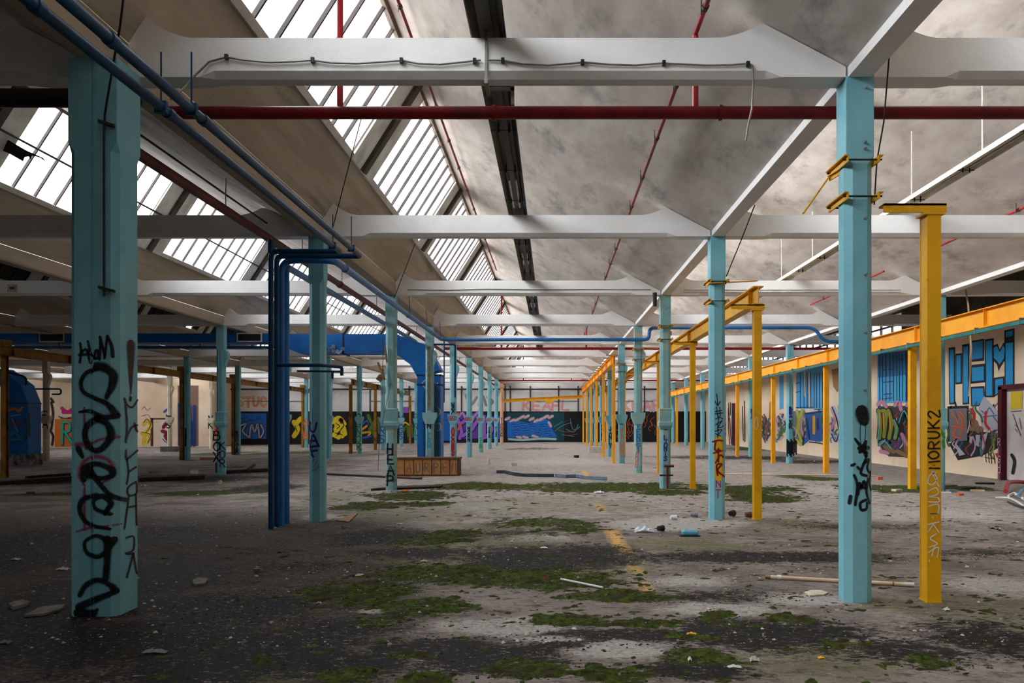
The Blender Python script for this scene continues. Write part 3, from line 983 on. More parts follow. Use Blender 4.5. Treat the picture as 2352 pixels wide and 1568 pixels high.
mb.build('window_frame', STEEL_DK, root)

# ================================================================== columns
ORD = ['nearest', 'second', 'third', 'fourth', 'fifth', 'sixth', 'seventh', 'eighth', 'ninth', 'tenth', 'eleventh']
HW = .079 * H

def shaft_rings(cx, y0, hw, hd, ch, z0, z1, z2):
    """chamfered shaft below, square head above"""
    def ring(z, c):
        x0, x1, ya, yb = cx - hw, cx + hw, y0, y0 + 2 * hd
        return [(x0 + c, ya, z), (x1 - c, ya, z), (x1, ya + c, z), (x1, yb - c, z), (x1 - c, yb, z), (x0 + c, yb, z), (x0, yb - c, z), (x0, ya + c, z)]
    e = .004
    return [ring(z0, ch), ring(z1 - .09, ch), ring(z1, e), ring(z2, e)]

def column_map(y0):
    return lambda u, v, off: (u, y0 - off, v)

def make_column(X, Y, z0, label, group, mat=TURQ, capital=None, corbel=False, groove=False, hw=HW, hd=HW, ch=.062, chtop=zc(1.5), top=zc(1.945), name='concrete_column'):
    root = empty(name, (X, Y + hd, z0))
    tag(root, label, 'column', group, 'thing')
    mb = MB()
    if not groove:
        mb.loft(shaft_rings(X, Y, hw, hd, ch, z0 - .02, chtop, top))
    else:
        # twin column with a joint down the middle of the front
        gw = hw * .055
        def ring(z, c):
            x0, x1, ya, yb = X - hw, X + hw, Y, Y + 2 * hd
            gx = X - hw * .02
            d = .014
            return [(x0 + c, ya, z), (gx - gw, ya, z), (gx - gw, ya + d, z), (gx + gw, ya + d, z), (gx + gw, ya, z), (x1 - c, ya, z), (x1, ya + c, z),
                    (x1, yb - c, z), (x1 - c, yb, z), (x0 + c, yb, z), (x0, yb - c, z), (x0, ya + c, z)]
        mb.loft([ring(z0 - .02, ch), ring(chtop - .09, ch), ring(chtop, .004), ring(top, .004)])
    mb.build('shaft', mat, root)
    if capital == 'fork':
        c = MB()
        prof = [(1.0, zc(-.03)), (1.75, zc(.11)), (1.75, zc(.20)), (.0, zc(.20))]
        pts = [(X - hw * a, Y - .012, z) for a, z in prof[:3]] + [(X + hw * a, Y - .012, z) for a, z in reversed(prof[:3])]
        c.prism(pts, (0, 0, 0), (0, 2 * hd + .024, 0))
        c.build('capital', mat, root)
    elif capital == 'band':
        c = MB()
        c.loft([[(X + sx * hw * q, Y + hd + sy * hd * q, z) for sx, sy in ((-1, -1), (1, -1), (1, 1), (-1, 1))]
                for q, z in ((1.02, zc(-.10)), (1.3, zc(-.05)), (1.3, zc(.0)), (1.12, zc(.02)), (1.12, zc(.18)), (1.2, zc(.2)), (1.02, zc(.22)))])
        c.build('capital', mat, root)
    if corbel:
        c = MB()
        pts = [(X + hw - .01, Y + .02, z) if q == 0 else (X + hw + q * H, Y + .02, z) for q, z in
               ((0, zc(1.46)), (.035, zc(1.44)), (.065, zc(1.38)), (.065, zc(1.31)), (.03, zc(1.22)), (.0001, zc(1.12)), (0, zc(1.12)))]
        c.prism(pts, (0, 0, 0), (0, 2 * hd - .04, 0))
        c.build('corbel', mat, root)
    return root

def add_tag(col, draw, mat, label=None, name='graffiti_tag'):
    mb = MB()
    draw(mb)
    o = mb.build(name, mat, col, normals=False)
    if label and o:
        o['label'] = label
    return o

# L1: big twin column
L1X, L1Y, L1HW, L1HD = -2.45 * H, 6.98, .131 * H, .20
L1Z = gz(L1X)
col_L1 = make_column(L1X, L1Y, L1Z, 'massive twin turquoise column covered in black brush graffiti, nearest on the left', None, groove=True,
                     hw=L1HW, hd=L1HD, ch=.055)
K1 = F / L1Y
L1G = L1X - L1HW * .02
def l1map(px, py, off):
    """front of the twin column; paint follows the joint and the chamfers"""
    u = (px - VX) / K1
    v = H + (VY - py) / K1
    y = L1Y - off
    if abs(u - L1G) < L1HW * .05:
        y = L1Y + .014 - off
    xr = L1X + L1HW - .055
    if u > xr:
        e = min(u - xr, .11)
        if e < .055:
            return (u + off * .7, L1Y + e - off * .7, v)
        return (L1X + L1HW + off, L1Y + .055 + (e - .055) * 2.0, v)
    xl = L1X - L1HW + .055
    if u < xl:
        y = L1Y + (xl - u) - off
    return (u, y, v)
Z1 = 2.241
def q1(pts):
    return [(140 + p[0] / Z1, 740 + p[1] / Z1) + tuple(p[2:]) for p in pts]
def d_black(mb):
    # small tag near eye level
    for pts in ([(100, 110), (104, 150), (98, 204)], [(100, 165), (130, 140), (150, 205)], [(97, 168), (135, 165)],
                [(140, 100), (146, 130), (150, 160), (172, 180)], [(172, 186), (178, 150), (190, 146), (192, 180), (176, 186)],
                [(200, 188), (204, 120), (203, 78)], [(203, 78), (226, 170)], [(226, 182), (240, 72)], [(242, 72), (258, 120), (262, 174)]):
        stroke(mb, q1(pts), 8.5, l1map)
    # big calligraphy down the shaft
    W = 16.5
    big = [
        [(190, 225, 1.6), (230, 235, 1.7), (262, 270, 1.3), (258, 330, 1.1), (238, 382, .9)],
        [(180, 240, .9), (130, 262, .8), (104, 310, .8), (120, 360, .8), (180, 392, .8), (240, 420, 1.0), (272, 470, 1.1)],
        [(272, 482, 1.1), (220, 488, 1.0), (150, 458, .8), (98, 462, .5)],
        [(185, 495, 1.5), (138, 530, 1.2), (124, 590, 1.2), (160, 655, 1.1), (210, 650, 1.2), (252, 590, 1.3), (240, 525, 1.2), (190, 498, 1.3)],
        [(92, 655, 1.2), (110, 690, .7)],
        [(120, 800, 1.3), (125, 752, 1.5), (180, 728, 1.0), (250, 752, 1.1), (256, 790, 1.0), (200, 802, .9), (150, 790, 1.2)],
        [(150, 760, 1.3), (200, 830, 1.0), (260, 895, .9), (318, 922, .8)],
        [(250, 985, .8), (180, 960, .8), (170, 915, .9), (215, 895, 1.1), (254, 930, 1.0), (230, 978, 1.0)],
        [(180, 890, 1.0), (110, 915, 1.0), (100, 980, .9), (150, 1040, .8), (248, 1062, .6)],
        [(240, 1120, 1.2), (180, 1098, .7), (125, 1130, .7), (135, 1185, .8), (190, 1205, .9), (240, 1170, .8), (262, 1125, 1.3)],
        [(240, 1125, 1.6), (238, 1220, 1.3), (232, 1310, 1.3)],
        [(100, 1400, .9), (130, 1352, 1.0), (190, 1325, 1.0), (250, 1350, 1.0), (270, 1380, 1.1)],
        [(268, 1390, 1.0), (180, 1425, 1.3), (100, 1460, 1.5)],
        [(100, 1495, 2.0), (160, 1500, 1.8), (185, 1480, .7)],
    ]
    for st in big:
        stroke(mb, q1(st), W, l1map, across=18, n=16)
add_tag(col_L1, d_black, paint(16, 17, 22, .28, .94), 'black spray-painted calligraphy')
def d_pink(mb):
    for pts in ([(120, 445, .7), (122, 520, .8), (128, 640, 1.1)], [(90, 628, 1.4), (150, 622, 1.0), (215, 600, .8), (278, 590, .9)],
                [(120, 835, .8), (95, 780, 1.1), (120, 715, 1.1), (190, 690, 1.2), (255, 720, 1.0), (262, 790, .9), (220, 822, .6)],
                [(122, 860, .8), (120, 960, 1.0), (124, 1060, .9)], [(85, 1075, .6), (150, 1058, .8), (290, 1042, .5)]):
        stroke(mb, q1(pts), 14, l1map, across=8)
add_tag(col_L1, d_pink, paint(168, 26, 84, .5, .75), 'magenta spray lines')
def l1side(px, py, off):
    """right-hand face, px given across the visible face 283..322"""
    x = L1X + L1HW
    t = (px - 283.0) / 39.0
    yy = L1Y + .055 + t * (2 * L1HD - .11)
    k = F / yy
    return (x + off, yy, H + (VY - py) / k)
def d_side(mb):
    # long wedge of an exclamation mark, its dot, and drips of lettering below
    stroke(mb, q1([(372, 118, 2.7), (372, 240, 1.7), (372, 366, .4)]), 10, l1side, across=8)
    stroke(mb, q1([(370, 390), (369, 398)]), 9, l1side)
    for pts in ([(340, 395, 1.2), (352, 425), (380, 436), (406, 400, .8)], [(344, 430), (352, 520), (347, 615)],
                [(347, 600), (372, 545), (402, 530)], [(390, 520), (404, 560)], [(346, 660), (352, 700), (404, 660)], [(352, 700), (360, 770), (352, 830)],
                [(360, 770), (398, 745)], [(398, 820), (358, 850), (362, 890), (400, 880), (402, 830)], [(362, 890), (340, 1060)], [(398, 890), (402, 1040)],
                [(362, 950), (398, 945)], [(350, 1108), (386, 1104), (384, 1170), (346, 1190), (384, 1190)], [(384, 1190), (352, 1310)], [(384, 1190), (402, 1290)]):
        stroke(mb, q1(pts), 6.5, l1side)
add_tag(col_L1, d_side, paint(54, 24, 30, .3, .92), 'dark brown spray lettering on the side face')

# R row
def ytext(mb, col_front_y, X, txt, ytop_px, ybot_px, w_px, xs=.8, **kw):
    """letters stacked down a column front, between two image rows"""
    k = F / col_front_y
    n = len(txt)
    hgt = (ybot_px - ytop_px) / k / n
    size = hgt / 1.2
    z = H + (VY - ytop_px) / k - size
    mp = column_map(col_front_y)
    write(mb, txt, X - size * xs * .42, z, size, w_px / k, mp, vertical=True, xs=xs, **kw)

XRR = XV
XLL = XV - BAY
cols = {}
corb = 'columns along the aisle'
for j in range(1, 11):
    lab = {1: 'big turquoise column with a black balloon graffiti, nearest on the right of the aisle',
           2: 'turquoise column with a yellow painted patch and red letters, right of aisle',
           3: 'mossy based turquoise column with a dark band, third on the right of the aisle'}.get(
        j, '%s turquoise column from the front in the row right of the central aisle' % ORD[j - 1])
    cols['R', j] = make_column(XRR, Yj(j), gz(XRR), lab, 'columns in the row right of the aisle', mat=TURQ if j not in (3, 4) else TURQ_OLD,
                               capital=None if j < 3 else ('band' if j == 3 else 'fork'), corbel=j >= 4)
for j in range(2, 11):
    lab = {2: 'turquoise column with a purple three letter tag beside the blue riser pipes',
           3: 'weathered turquoise column with black stacked letters, third left of the aisle',
           4: 'half stripped turquoise column standing behind the brown panelled box'}.get(
        j, '%s turquoise column from the front in the row left of the central aisle' % ORD[j - 1])
    mat = TURQ if j not in (3, 4) else TURQ_OLD
    if j == 10:
        mat, lab = PEACH_COL, 'plain peach column at the far end of the row left of the aisle'
    cols['L', j] = make_column(XLL, Yj(j), gz(XLL), lab, 'columns in the row left of the aisle', mat=mat,
                               capital=None if j < 3 else ('band' if j == 3 else 'fork') if j < 10 else None, corbel=4 <= j < 10)
for j in range(3, 11):
    X = XV + BAY
    lab = '%s turquoise column from the front in the row beside the right graffiti wall' % ORD[j - 3]
    cols['RR', j] = make_column(X, Yj(j), gz(X), lab, 'columns in the row by the right wall', capital='band' if j in (3,) else None,
                                groove=j == 5)
for j in range(4, 11):
    X = XV - 2 * BAY
    lab = '%s grooved turquoise column in the second row left of the aisle' % ORD[j - 4]
    if j == 4:
        lab = 'grooved turquoise column with black stacked BOXI letters, left of the blue risers'
    cols['LL', j] = make_column(X, Yj(j), gz(X), lab, 'columns in the second row left', capital='fork' if j > 4 else 'band', corbel=True, groove=True)
for j in range(6, 11):
    X = XV - 3 * BAY
    lab = '%s grooved turquoise column in the third row left, strapped to an ochre post' % ORD[j - 6]
    cols['LLL', j] = make_column(X, Yj(j), gz(X), lab, 'columns in the third row left', groove=True, capital=None)
for n_, j in enumerate((6, 8, 9)):
    X = XV - 4 * BAY
    lab = ['cream column with a teal smear, beside the far left blue duct', 'cream column on a concrete plinth near the far left wall',
           'cream column behind the third row, left of the blue mural'][n_]
    c = cols['LLLL', j] = make_column(X, Yj(j), gz(X), lab, 'cream columns by the far left wall', mat=CREAM_COL, capital='fork', corbel=True)
    if j == 8:
        mb = MB()
        mb.box(X - .45, X + .45, Yj(j) - .2, Yj(j) + .45, gz(X) - .02, gz(X) + .33)
        mb.build('plinth', STONE, c)

# --- tags on the right-hand columns
KR1 = F / Yj(1)
def pmap(Y):
    k = F / Y
    return lambda px, py, off: ((px - VX) / k, Y - off, H + (VY - py) / k)
def wrapmap(X, Y, hw=HW, ch=.062):
    """column front with the paint following the chamfers"""
    k = F / Y
    def f(px, py, off):
        u = (px - VX) / k
        y = Y - off
        for sgn in (-1, 1):
            e = sgn * (u - X) - (hw - ch)
            if e > 0:
                y = Y + e - off
                if e > ch:
                    return (X + sgn * (hw + off), Y + ch + (e - ch) * 1.5, H + (VY - py) / k)
        return (u, y, H + (VY - py) / k)
    return f
m1 = wrapmap(XRR, Yj(1))
def q6(pts):   # zoom of the right part of the floor
    return [(1552 + p[0] / 2.904, 1028 + p[1] / 2.904) + tuple(p[2:]) for p in pts]
def d_r1(mb):
    stroke(mb, [(1981, 950, 1), (1983, 957, 1)], 42, m1, across=8)
    for pts in ([(1976, 972), (1975, 1000), (1977, 1018)], [(1988, 972), (1987, 1000), (1985, 1020)]):
        stroke(mb, pts, 2.2, m1)
    for pts in ([(1964, 1008, .6), (1980, 1026), (1996, 1028)], [(1976, 1036), (1986, 1020), (1988, 1016)], [(1974, 1030), (1990, 1040)], [(1988, 1040), (1989, 1046)]):
        stroke(mb, pts, 12, m1)
    for pts in ([(1988, 1055), (1977, 1085), (1990, 1092)], [(1984, 1064), (1998, 1055), (1992, 1074), (2000, 1086)], [(1962, 1066), (1958, 1068)], [(1970, 1073), (1973, 1076)],
                [(1962, 1092), (1969, 1115), (1964, 1158)], [(1974, 1110), (1970, 1135)], [(1972, 1112), (1988, 1120), (1984, 1105), (1978, 1120)],
                [(1994, 1100), (1990, 1130), (2000, 1155)], [(2004, 1085), (2000, 1110), (2008, 1128)], [(1955, 1140), (1953, 1155)],
                [(1988, 1148), (1976, 1155), (1978, 1170), (1990, 1168), (1992, 1155)], [(2009, 1138), (2009, 1150)]):
        stroke(mb, pts, 8.5, m1)
add_tag(cols['R', 1], d_r1, paint(12, 12, 15, .22, .97), 'black balloon and looping tag')
m2 = wrapmap(XRR, Yj(2))
k2 = F / Yj(2)
add_tag(cols['R', 2], lambda mb: stroke(mb, [(1651, 1012), (1651, 1094)], 22, m2, across=6), paint(226, 178, 26, .08, .96), 'yellow painted patch', 'paint_patch')
def d_r2(mb):
    for pts in ([(1646, 905), (1648, 922), (1648, 930)], [(1643, 922), (1648, 931), (1654, 922)], [(1643, 945), (1658, 942)], [(1646, 935), (1648, 955)], [(1653, 935), (1654, 955)], [(1643, 950), (1660, 948)],
                [(1644, 962), (1652, 958), (1660, 962)], [(1651, 956), (1648, 985)], [(1644, 975), (1658, 966)], [(1658, 966), (1650, 982), (1662, 978)], [(1643, 990), (1658, 986), (1648, 1000)], [(1644, 996), (1654, 1001)], [(1650, 986), (1648, 1004)]):
        stroke(mb, pts, 3.4, m2)
add_tag(cols['R', 2], d_r2, paint(16, 40, 60, .3, .95), 'thin dark blue signature with an arrow')
def d_r2b(mb):
    for pts in ([(1638, 1014), (1650, 1011), (1660, 1012)], [(1644, 1013), (1642, 1032), (1654, 1034)], [(1640, 1040), (1660, 1034)], [(1650, 1030), (1650, 1060)], [(1644, 1062), (1654, 1045), (1662, 1050)], [(1648, 1090), (1646, 1068), (1658, 1066), (1648, 1080), (1664, 1094)]):
        stroke(mb, pts, 5.5, m2)
add_tag(cols['R', 2], d_r2b, paint(130, 16, 34, .25, .97), 'dark red lettering')
def d_r2c(mb):
    write(mb, 'N', 1645, -1118, 16, 3.4, lambda u, v, o: m2(u, -v, o))
    write(mb, 'T', 1644, -1142, 18, 3.4, lambda u, v, o: m2(u, -v, o))
add_tag(cols['R', 2], d_r2c, paint(190, 30, 90, .3, .95), 'pink letters')

def coltag(key, txt, y0, y1, w, rgb_, xs=.8, lab=None, dx=0.0):
    row, j = key
    X = {'R': XRR, 'L': XLL, 'RR': XV + BAY, 'LL': XV - 2 * BAY, 'LLL': XV - 3 * BAY, 'LLLL': XV - 4 * BAY}[row]
    add_tag(cols[key], lambda mb: ytext(mb, Yj(j), X + dx, txt, y0, y1, w * 1.7, xs), paint(*rgb_, .2, .96), lab)
coltag(('R', 3), 'LANIS', 1000, 1060, 2.2, (50, 60, 140))
coltag(('R', 3), 'OOO', 955, 985, 7, (30, 58, 36), lab='dark green smudges')
coltag(('R', 4), 'VENE1', 972, 1040, 2.4, (30, 120, 180))
coltag(('R', 4), 'TAOE', 1020, 1075, 1.6, (226, 120, 60), dx=-.05)
coltag(('R', 5), 'TAIRNE', 985, 1050, 1.8, (228, 130, 70))
coltag(('R', 5), 'SB', 955, 975, 2.6, (30, 24, 24))
coltag(('R', 6), 'JANLY', 980, 1030, 1.7, (20, 24, 30))
coltag(('R', 7), 'CGONL', 975, 1012, 1.5, (20, 24, 30))
mL2 = wrapmap(XLL, Yj(2))
def d_gaf(mb):
    for pts in ([(709, 972), (712, 988), (722, 990), (727, 972)], [(709, 975), (711, 970)], [(712, 1022), (719, 998), (730, 1020)], [(713, 1012), (727, 1012)], [(711, 1026), (732, 1024)],
                [(713, 1026), (716, 1044)], [(714, 1036), (728, 1034)], [(716, 1044), (719, 1048)]):
        stroke(mb, pts, 6.5, mL2)
add_tag(cols['L', 2], d_gaf, paint(52, 24, 120, .25, .96), 'purple stacked letters')
def d_l2g(mb):
    for pts in ([(716, 1060), (722, 1056)], [(728, 1058), (720, 1072)], [(732, 1066), (724, 1082)], [(718, 1080), (734, 1072)]):
        stroke(mb, pts, 4, mL2)
add_tag(cols['L', 2], d_l2g, paint(150, 150, 150, .4, .6), 'faint grey scribble')
coltag(('L', 3), 'HEAP', 1020, 1118, 3.2, (26, 26, 30), lab='black stacked letters')
coltag(('L', 3), '1', 942, 960, 5, (16, 18, 22))
coltag(('L', 4), 'LERN', 985, 1030, 2, (40, 150, 190))
coltag(('L', 4), 'MN', 955, 985, 2.4, (30, 30, 36))
coltag(('L', 5), 'NGC', 925, 955, 2, (30, 32, 40))
coltag(('L', 5), 'GBD', 957, 960 + 14, 0.1, (170, 34, 44))
def redheart(key, txt='GBD'):
    row, j = key
    Y = Yj(j) - .012
    k = F / Y
    sz = .15
    add_tag(cols[key], lambda mb: write(mb, txt, XLL - .19, zc(.06), sz, .034, column_map(Y), adv=.95, xs=.7), paint(176, 34, 48, .2, .96), 'red three letter tag on the capital')
for j in (5, 6, 7, 8, 9):
    redheart(('L', j))
coltag(('L', 5), 'AUCONRG', 980, 1048, 2.4, (176, 34, 48))
coltag(('L', 6), 'HORN', 980, 1015, 1.8, (24, 26, 60))
coltag(('L', 7), 'SIR', 1005, 1030, 1.6, (70, 170, 80))
coltag(('L', 8), 'OSNAG', 980, 1006, 1.2, (24, 50, 60))
coltag(('L', 9), 'PIANG', 980, 1004, 1.0, (24, 50, 60))
coltag(('L', 10), 'TAGOR', 960, 1004, 1.0, (90, 60, 50))
coltag(('LL', 4), 'BOXI', 990, 1088, 2.6, (18, 26, 34), dx=-.10, lab='black stacked letters')
coltag(('LL', 4), 'OSG', 965, 1000, 1.6, (190, 30, 44), dx=-.11)
coltag(('LL', 4), 'BI', 955, 975, 2.2, (18, 26, 34), dx=.08)
coltag(('LL', 4), 'KOR', 1015, 1075, 2.0, (60, 40, 70), dx=.09)
coltag(('LL', 5), 'PR', 990, 1045, 2.6, (200, 40, 90))
coltag(('LL', 7), 'OGNOR', 950, 1035, 1.8, (50, 140, 60))
coltag(('LL', 8), 'NRS', 960, 1020, 1.8, (40, 100, 180))
coltag(('LL', 9), 'VAGS', 955, 1010, 1.5, (40, 80, 160))
coltag(('LL', 10), 'GBNIT', 950, 1012, 1.3, (60, 110, 100))
coltag(('LLL', 6), 'III', 985, 1025, 3.2, (16, 22, 26))
coltag(('LLL', 7), 'ROMAIR', 990, 1040, 1.5, (24, 34, 40))
coltag(('LLL', 8), 'LODS', 970, 1030, 1.8, (24, 34, 40))
coltag(('LLL', 9), 'AIB', 960, 1010, 2.2, (220, 100, 40))
coltag(('LLLL', 6), 'EA', 945, 985, 2, (24, 30, 40))
coltag(('LLLL', 8), 'TS', 955, 985, 2, (30, 26, 26))
coltag(('LLLL', 9), 'NK', 955, 985, 2, (30, 26, 26))
coltag(('RR', 5), 'BBA', 935, 960, 2.4, (64, 44, 140))
coltag(('RR', 5), 'XR', 965, 985, 2.2, (20, 60, 66))
def d_rr5(mb):
    Y = Yj(5)
    for a in range(1808, 1830, 3):
        stroke(mb, [(a, 1008 + (a * 7) % 9), (a, 1038 + (a * 5) % 11)], 4.0, pmap(Y), smooth=False)
add_tag(cols['RR', 5], d_rr5, paint(10, 12, 14, .15, .97), 'black painted block with drips')
coltag(('RR', 6), 'BYA', 940, 962, 1.8, (64, 44, 140))
coltag(('RR', 7), 'SANA', 955, 1000, 1.4, (90, 70, 150))
coltag(('RR', 3), 'AM', 985, 1030, 5, (60, 140, 70), lab='green smears')

# ================================================================== cross beams, valley beams
BN = {}
def beam(k, j, yshift=0.0):
    n_ = BN[k] = BN.get(k, 0) + 1
    xl, xr = XV + (k - 1) * BAY, XV + k * BAY
    if k == 2:
        xr = XR_WALL + .02
    y0, th = Yj(j) + yshift + .001, .158 * H - .002
    st = []
    def top(d):
        if k == 2:
            return 2.16
        if d < .08: return 2.12
        if d < .18: return 2.13 + (d - .08) * 1.55
        if d < .43:
            t = (d - .18) / .25
            return 2.285 + (2.165 - 2.285) * (1 - (1 - t) ** 2)
        if d > 4.19 - .57: return 1.992 + .523 * (4.1235 - d)
        if d > 4.19 - .84:
            t = (d - 3.35) / .27
            return 2.157 + (2.232 - 2.157) * t * t
        return 2.16
    L = (xr - xl) / H
    ds = [.0801, .13, .18, .22, .26, .31, .37, .43, .48, .56, 1.2, 2.1, 3.0, 3.35, 3.42, 3.5, 3.56, 3.62, 3.66, 3.75, 3.9, 4.05, 4.11]
    if k == 2:
        ds = [.0801, .4, .5, 1.0, 1.5, L]
    secs = []
    for d in ds:
        c = .035 * H if .5 < d < L - .5 else (.001)
        zt = zc(top(d))
        x = xl + d * H
        z0 = zc(1.94)
        secs.append([(x, y0 + c, z0), (x, y0, z0 + c), (x, y0, zt), (x, y0 + th, zt), (x, y0 + th, z0 + c), (x, y0 + th - c, z0)])
    mb = MB()
    mb.loft(secs)
    place = {0: 'over the central aisle', 1: 'over the bay right of the aisle', 2: 'over the side aisle by the graffiti wall', -1: 'over the first bay left of the aisle',
             -2: 'over the second bay left of the aisle', -3: 'over the third bay left of the aisle', -4: 'over the fourth bay left of the aisle', -5: 'over the fifth bay left of the aisle', -6: 'over the sixth bay left of the aisle'}[k]
    o = mb.build('concrete_beam', WHITE)
    tag(o, '%s white concrete cross beam %s' % (ORD[n_ - 1], place), 'beam', 'white cross beams ' + place, 'thing')
    return o

for j in range(1, 11):
    for k in range(-6, 3):
        # beams wholly outside the frame are left out
        xr_px = VX + (XV + k * BAY) / Yj(j) * F
        xl_px = VX + (XV + (k - 1) * BAY) / Yj(j) * F
        if xr_px < -60 or xl_px > 2420:
            continue
        beam(k, j)
for k in range(-6, 2):
    x = XV + k * BAY
    mb = MB()
    hw = .066 * H
    mb.prism([(x - hw, YB, zc(1.9405)), (x + hw, YB, zc(1.9405)), (x + .08 * H, YB, zc(1.96)), (x + .08 * H, YB, zc(2.128)), (x - hw, YB, zc(2.07))],
             (0, YB, 0), (0, YF, 0))
    lab = {0: 'long white valley beam running above the column row right of the aisle', -1: 'long valley beam running above the column row left of the aisle, beside blue pipes',
           1: 'long white valley beam above the column row by the right wall', -2: 'long dark valley beam above the second column row left of the aisle',
           -3: 'long dark valley beam above the third column row left of the aisle', -4: 'long dark valley beam above the cream columns at far left', -5: 'long valley beam left of the cream columns', -6: 'long valley beam at the far left wall'}[k]
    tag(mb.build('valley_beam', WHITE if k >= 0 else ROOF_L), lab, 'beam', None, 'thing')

# ================================================================== yellow crane steelwork
def channel_post(X, Y, z0, z1, w, d, mat, label, group, bracket=True, toward=-1):
    root = empty('crane_post', (X, Y, z0))
    tag(root, label, 'crane post', group, 'thing')
    mb = MB()
    t = .014
    # H-section: two flanges (facing the viewer and away) and a web
    mb.box(X - w / 2, X + w / 2, Y, Y + t, z0, z1)
    mb.box(X - w / 2, X + w / 2, Y + d - t, Y + d, z0, z1)
    mb.box(X - w / 2 + .004, X - w / 2 + .016, Y + t, Y + d - t, z0, z1)
    mb.build('upright', mat, root)
    b = MB()
    b.box(X - w * .55, X + w * .55, Y - .008, Y + d + .008, z0 - .01, z0 + .014)
    b.build('base_plate', mat, root)
    h = MB()
    h.box(X - w * .75, X + w * .75, Y - .01, Y + d + .01, z1, z1 + .02)
    if bracket:
        xa = X + toward * (.36 * H - HW)
        h.box(min(xa, X + w * .9), max(xa, X + w * .9), Y, Y + .02, z1 + .02, z1 + .10)
        h.box(min(xa, X + w * .9), max(xa, X + w * .9), Y, Y + .12, z1 + .08, z1 + .10)
    h.build('bracket', mat, root)
    return root

PX_A = 2.14 * H
ZTOP = zc(1.168)
for j in range(1, 11):
    mat = YEL if j < 4 else YEL_LIT
    lab = {1: 'yellow steel post with black and white vertical lettering, nearest on the right',
           2: 'yellow steel post with a small white ring, beside the yellow patched column'}.get(j, '%s yellow crane post right of the right aisle columns' % ORD[j - 1])
    p = channel_post(PX_A + .01, Yj(j) + .0, gz(0), ZTOP, .125, .15, mat, lab, 'crane posts right of the aisle columns')
    # clamps tying the post to the column
    for zi, zz in enumerate((zc(1.466), zc(1.262)) if j < 6 else (zc(1.3),)):
        c = MB()
        for sx in (-1, 1):
            xx = XRR + sx * (HW + .012)
            c.box(xx - .006, xx + .006, Yj(j) - .09, Yj(j) + .42, zz - .03, zz + .03)
            c.box(xx - (.035 if sx < 0 else 0), xx + (.035 if sx > 0 else 0), Yj(j) - .09, Yj(j) + .42, zz + .022, zz + .032)
        c.build_each('column_clamp', mat, p, per=2)
        rb = MB()
        rb.tube([(XRR - HW - .05, Yj(j) - .05, zz), (XRR + HW + .05, Yj(j) - .05, zz)], .009, 6)
        rb.tube([(XRR - HW - .05, Yj(j) + .36, zz), (XRR + HW + .05, Yj(j) + .36, zz)], .009, 6)
        rb.build_each('threaded_rod', BLACKM, p)
    if j == 1:
        c = MB()
        a0 = at(1945, 380, Yj(1) + .08)
        a1 = at(1905, 405, Yj(1) + .3)
        a2 = at(1845, 490, Yj(1) + .3)
        c.bar(a0, a1, .05, .012)
        c.bar(a0 - Vector((0, 0, .02)), a1 - Vector((0, 0, .02)), .012, .05)
        c.bar(a1, a2, .05, .012)
        c.build('loose_arm', YEL, p)
        mpost = pmap(Yj(1))
        tb = MB()
        write(tb, 'MORUK2', 2157, -1076, 25, 5.0, lambda u, v, o: mpost(u, -v, o), rot=math.pi / 2, xs=.78, adv=1.0)
        t_ = tb.build('graffiti_tag', paint(24, 20, 14, .2, .96), p, normals=False)
        t_['label'] = 'black lettering running up the post'
        tb = MB()
        for st in ([(2152, 1085), (2136, 1090), (2131, 1108), (2142, 1112), (2152, 1098), (2140, 1082), (2156, 1116)],
                   [(2131, 1128), (2150, 1120), (2154, 1134), (2134, 1140), (2153, 1142), (2156, 1152), (2133, 1152)], [(2133, 1162), (2154, 1158), (2154, 1176), (2136, 1180), (2156, 1178)],
                   [(2142, 1187), (2143, 1189)], [(2131, 1204), (2156, 1198)], [(2144, 1202), (2132, 1220)], [(2144, 1204), (2156, 1222)], [(2150, 1226), (2136, 1236), (2152, 1248), (2134, 1256)],
                   [(2132, 1268), (2154, 1256), (2152, 1278)], [(2146, 1252), (2140, 1276)], [(2134, 1286), (2135, 1288)]):
            stroke(tb, st, 3.4, mpost)
        t_ = tb.build('graffiti_tag', paint(226, 222, 216, .2, .96), p, normals=False)
        t_['label'] = 'white looping lettering'
    if j == 2:
        tb = MB()
        mpost = pmap(Yj(2))
        stroke(tb, [(1737, 957), (1733, 968), (1734, 982), (1738, 986), (1741, 975), (1740, 960), (1737, 957)], 1.6, mpost)
        tb.build('graffiti_tag', paint(226, 222, 216, .2, .96), p, normals=False)

def ibeam(X, y0, y1, zb, zt, w, mat, label, name='crane_runway_beam', group=None, web_off=0.0):
    root = empty(name, (X, (y0 + y1) / 2, zb))
    tag(root, label, 'crane beam', group, 'thing')
    mb = MB()
    mb.box(X - w / 2, X + w / 2, y0, y1, zb, zb + .018)
    mb.box(X - w / 2, X + w / 2, y0, y1, zt - .018, zt)
    mb.box(X - .007, X + .007, y0, y1, zb + .018, zt - .018)
    mb.build('i_beam', mat, root)
    st = MB()
    y = y0 + .4
    while y < y1:
        st.box(X - w / 2 + .01, X + w / 2 - .01, y, y + .012, zb + .018, zt - .018)
        y += S / 2
    st.build_each('stiffener', mat, root)
    return root

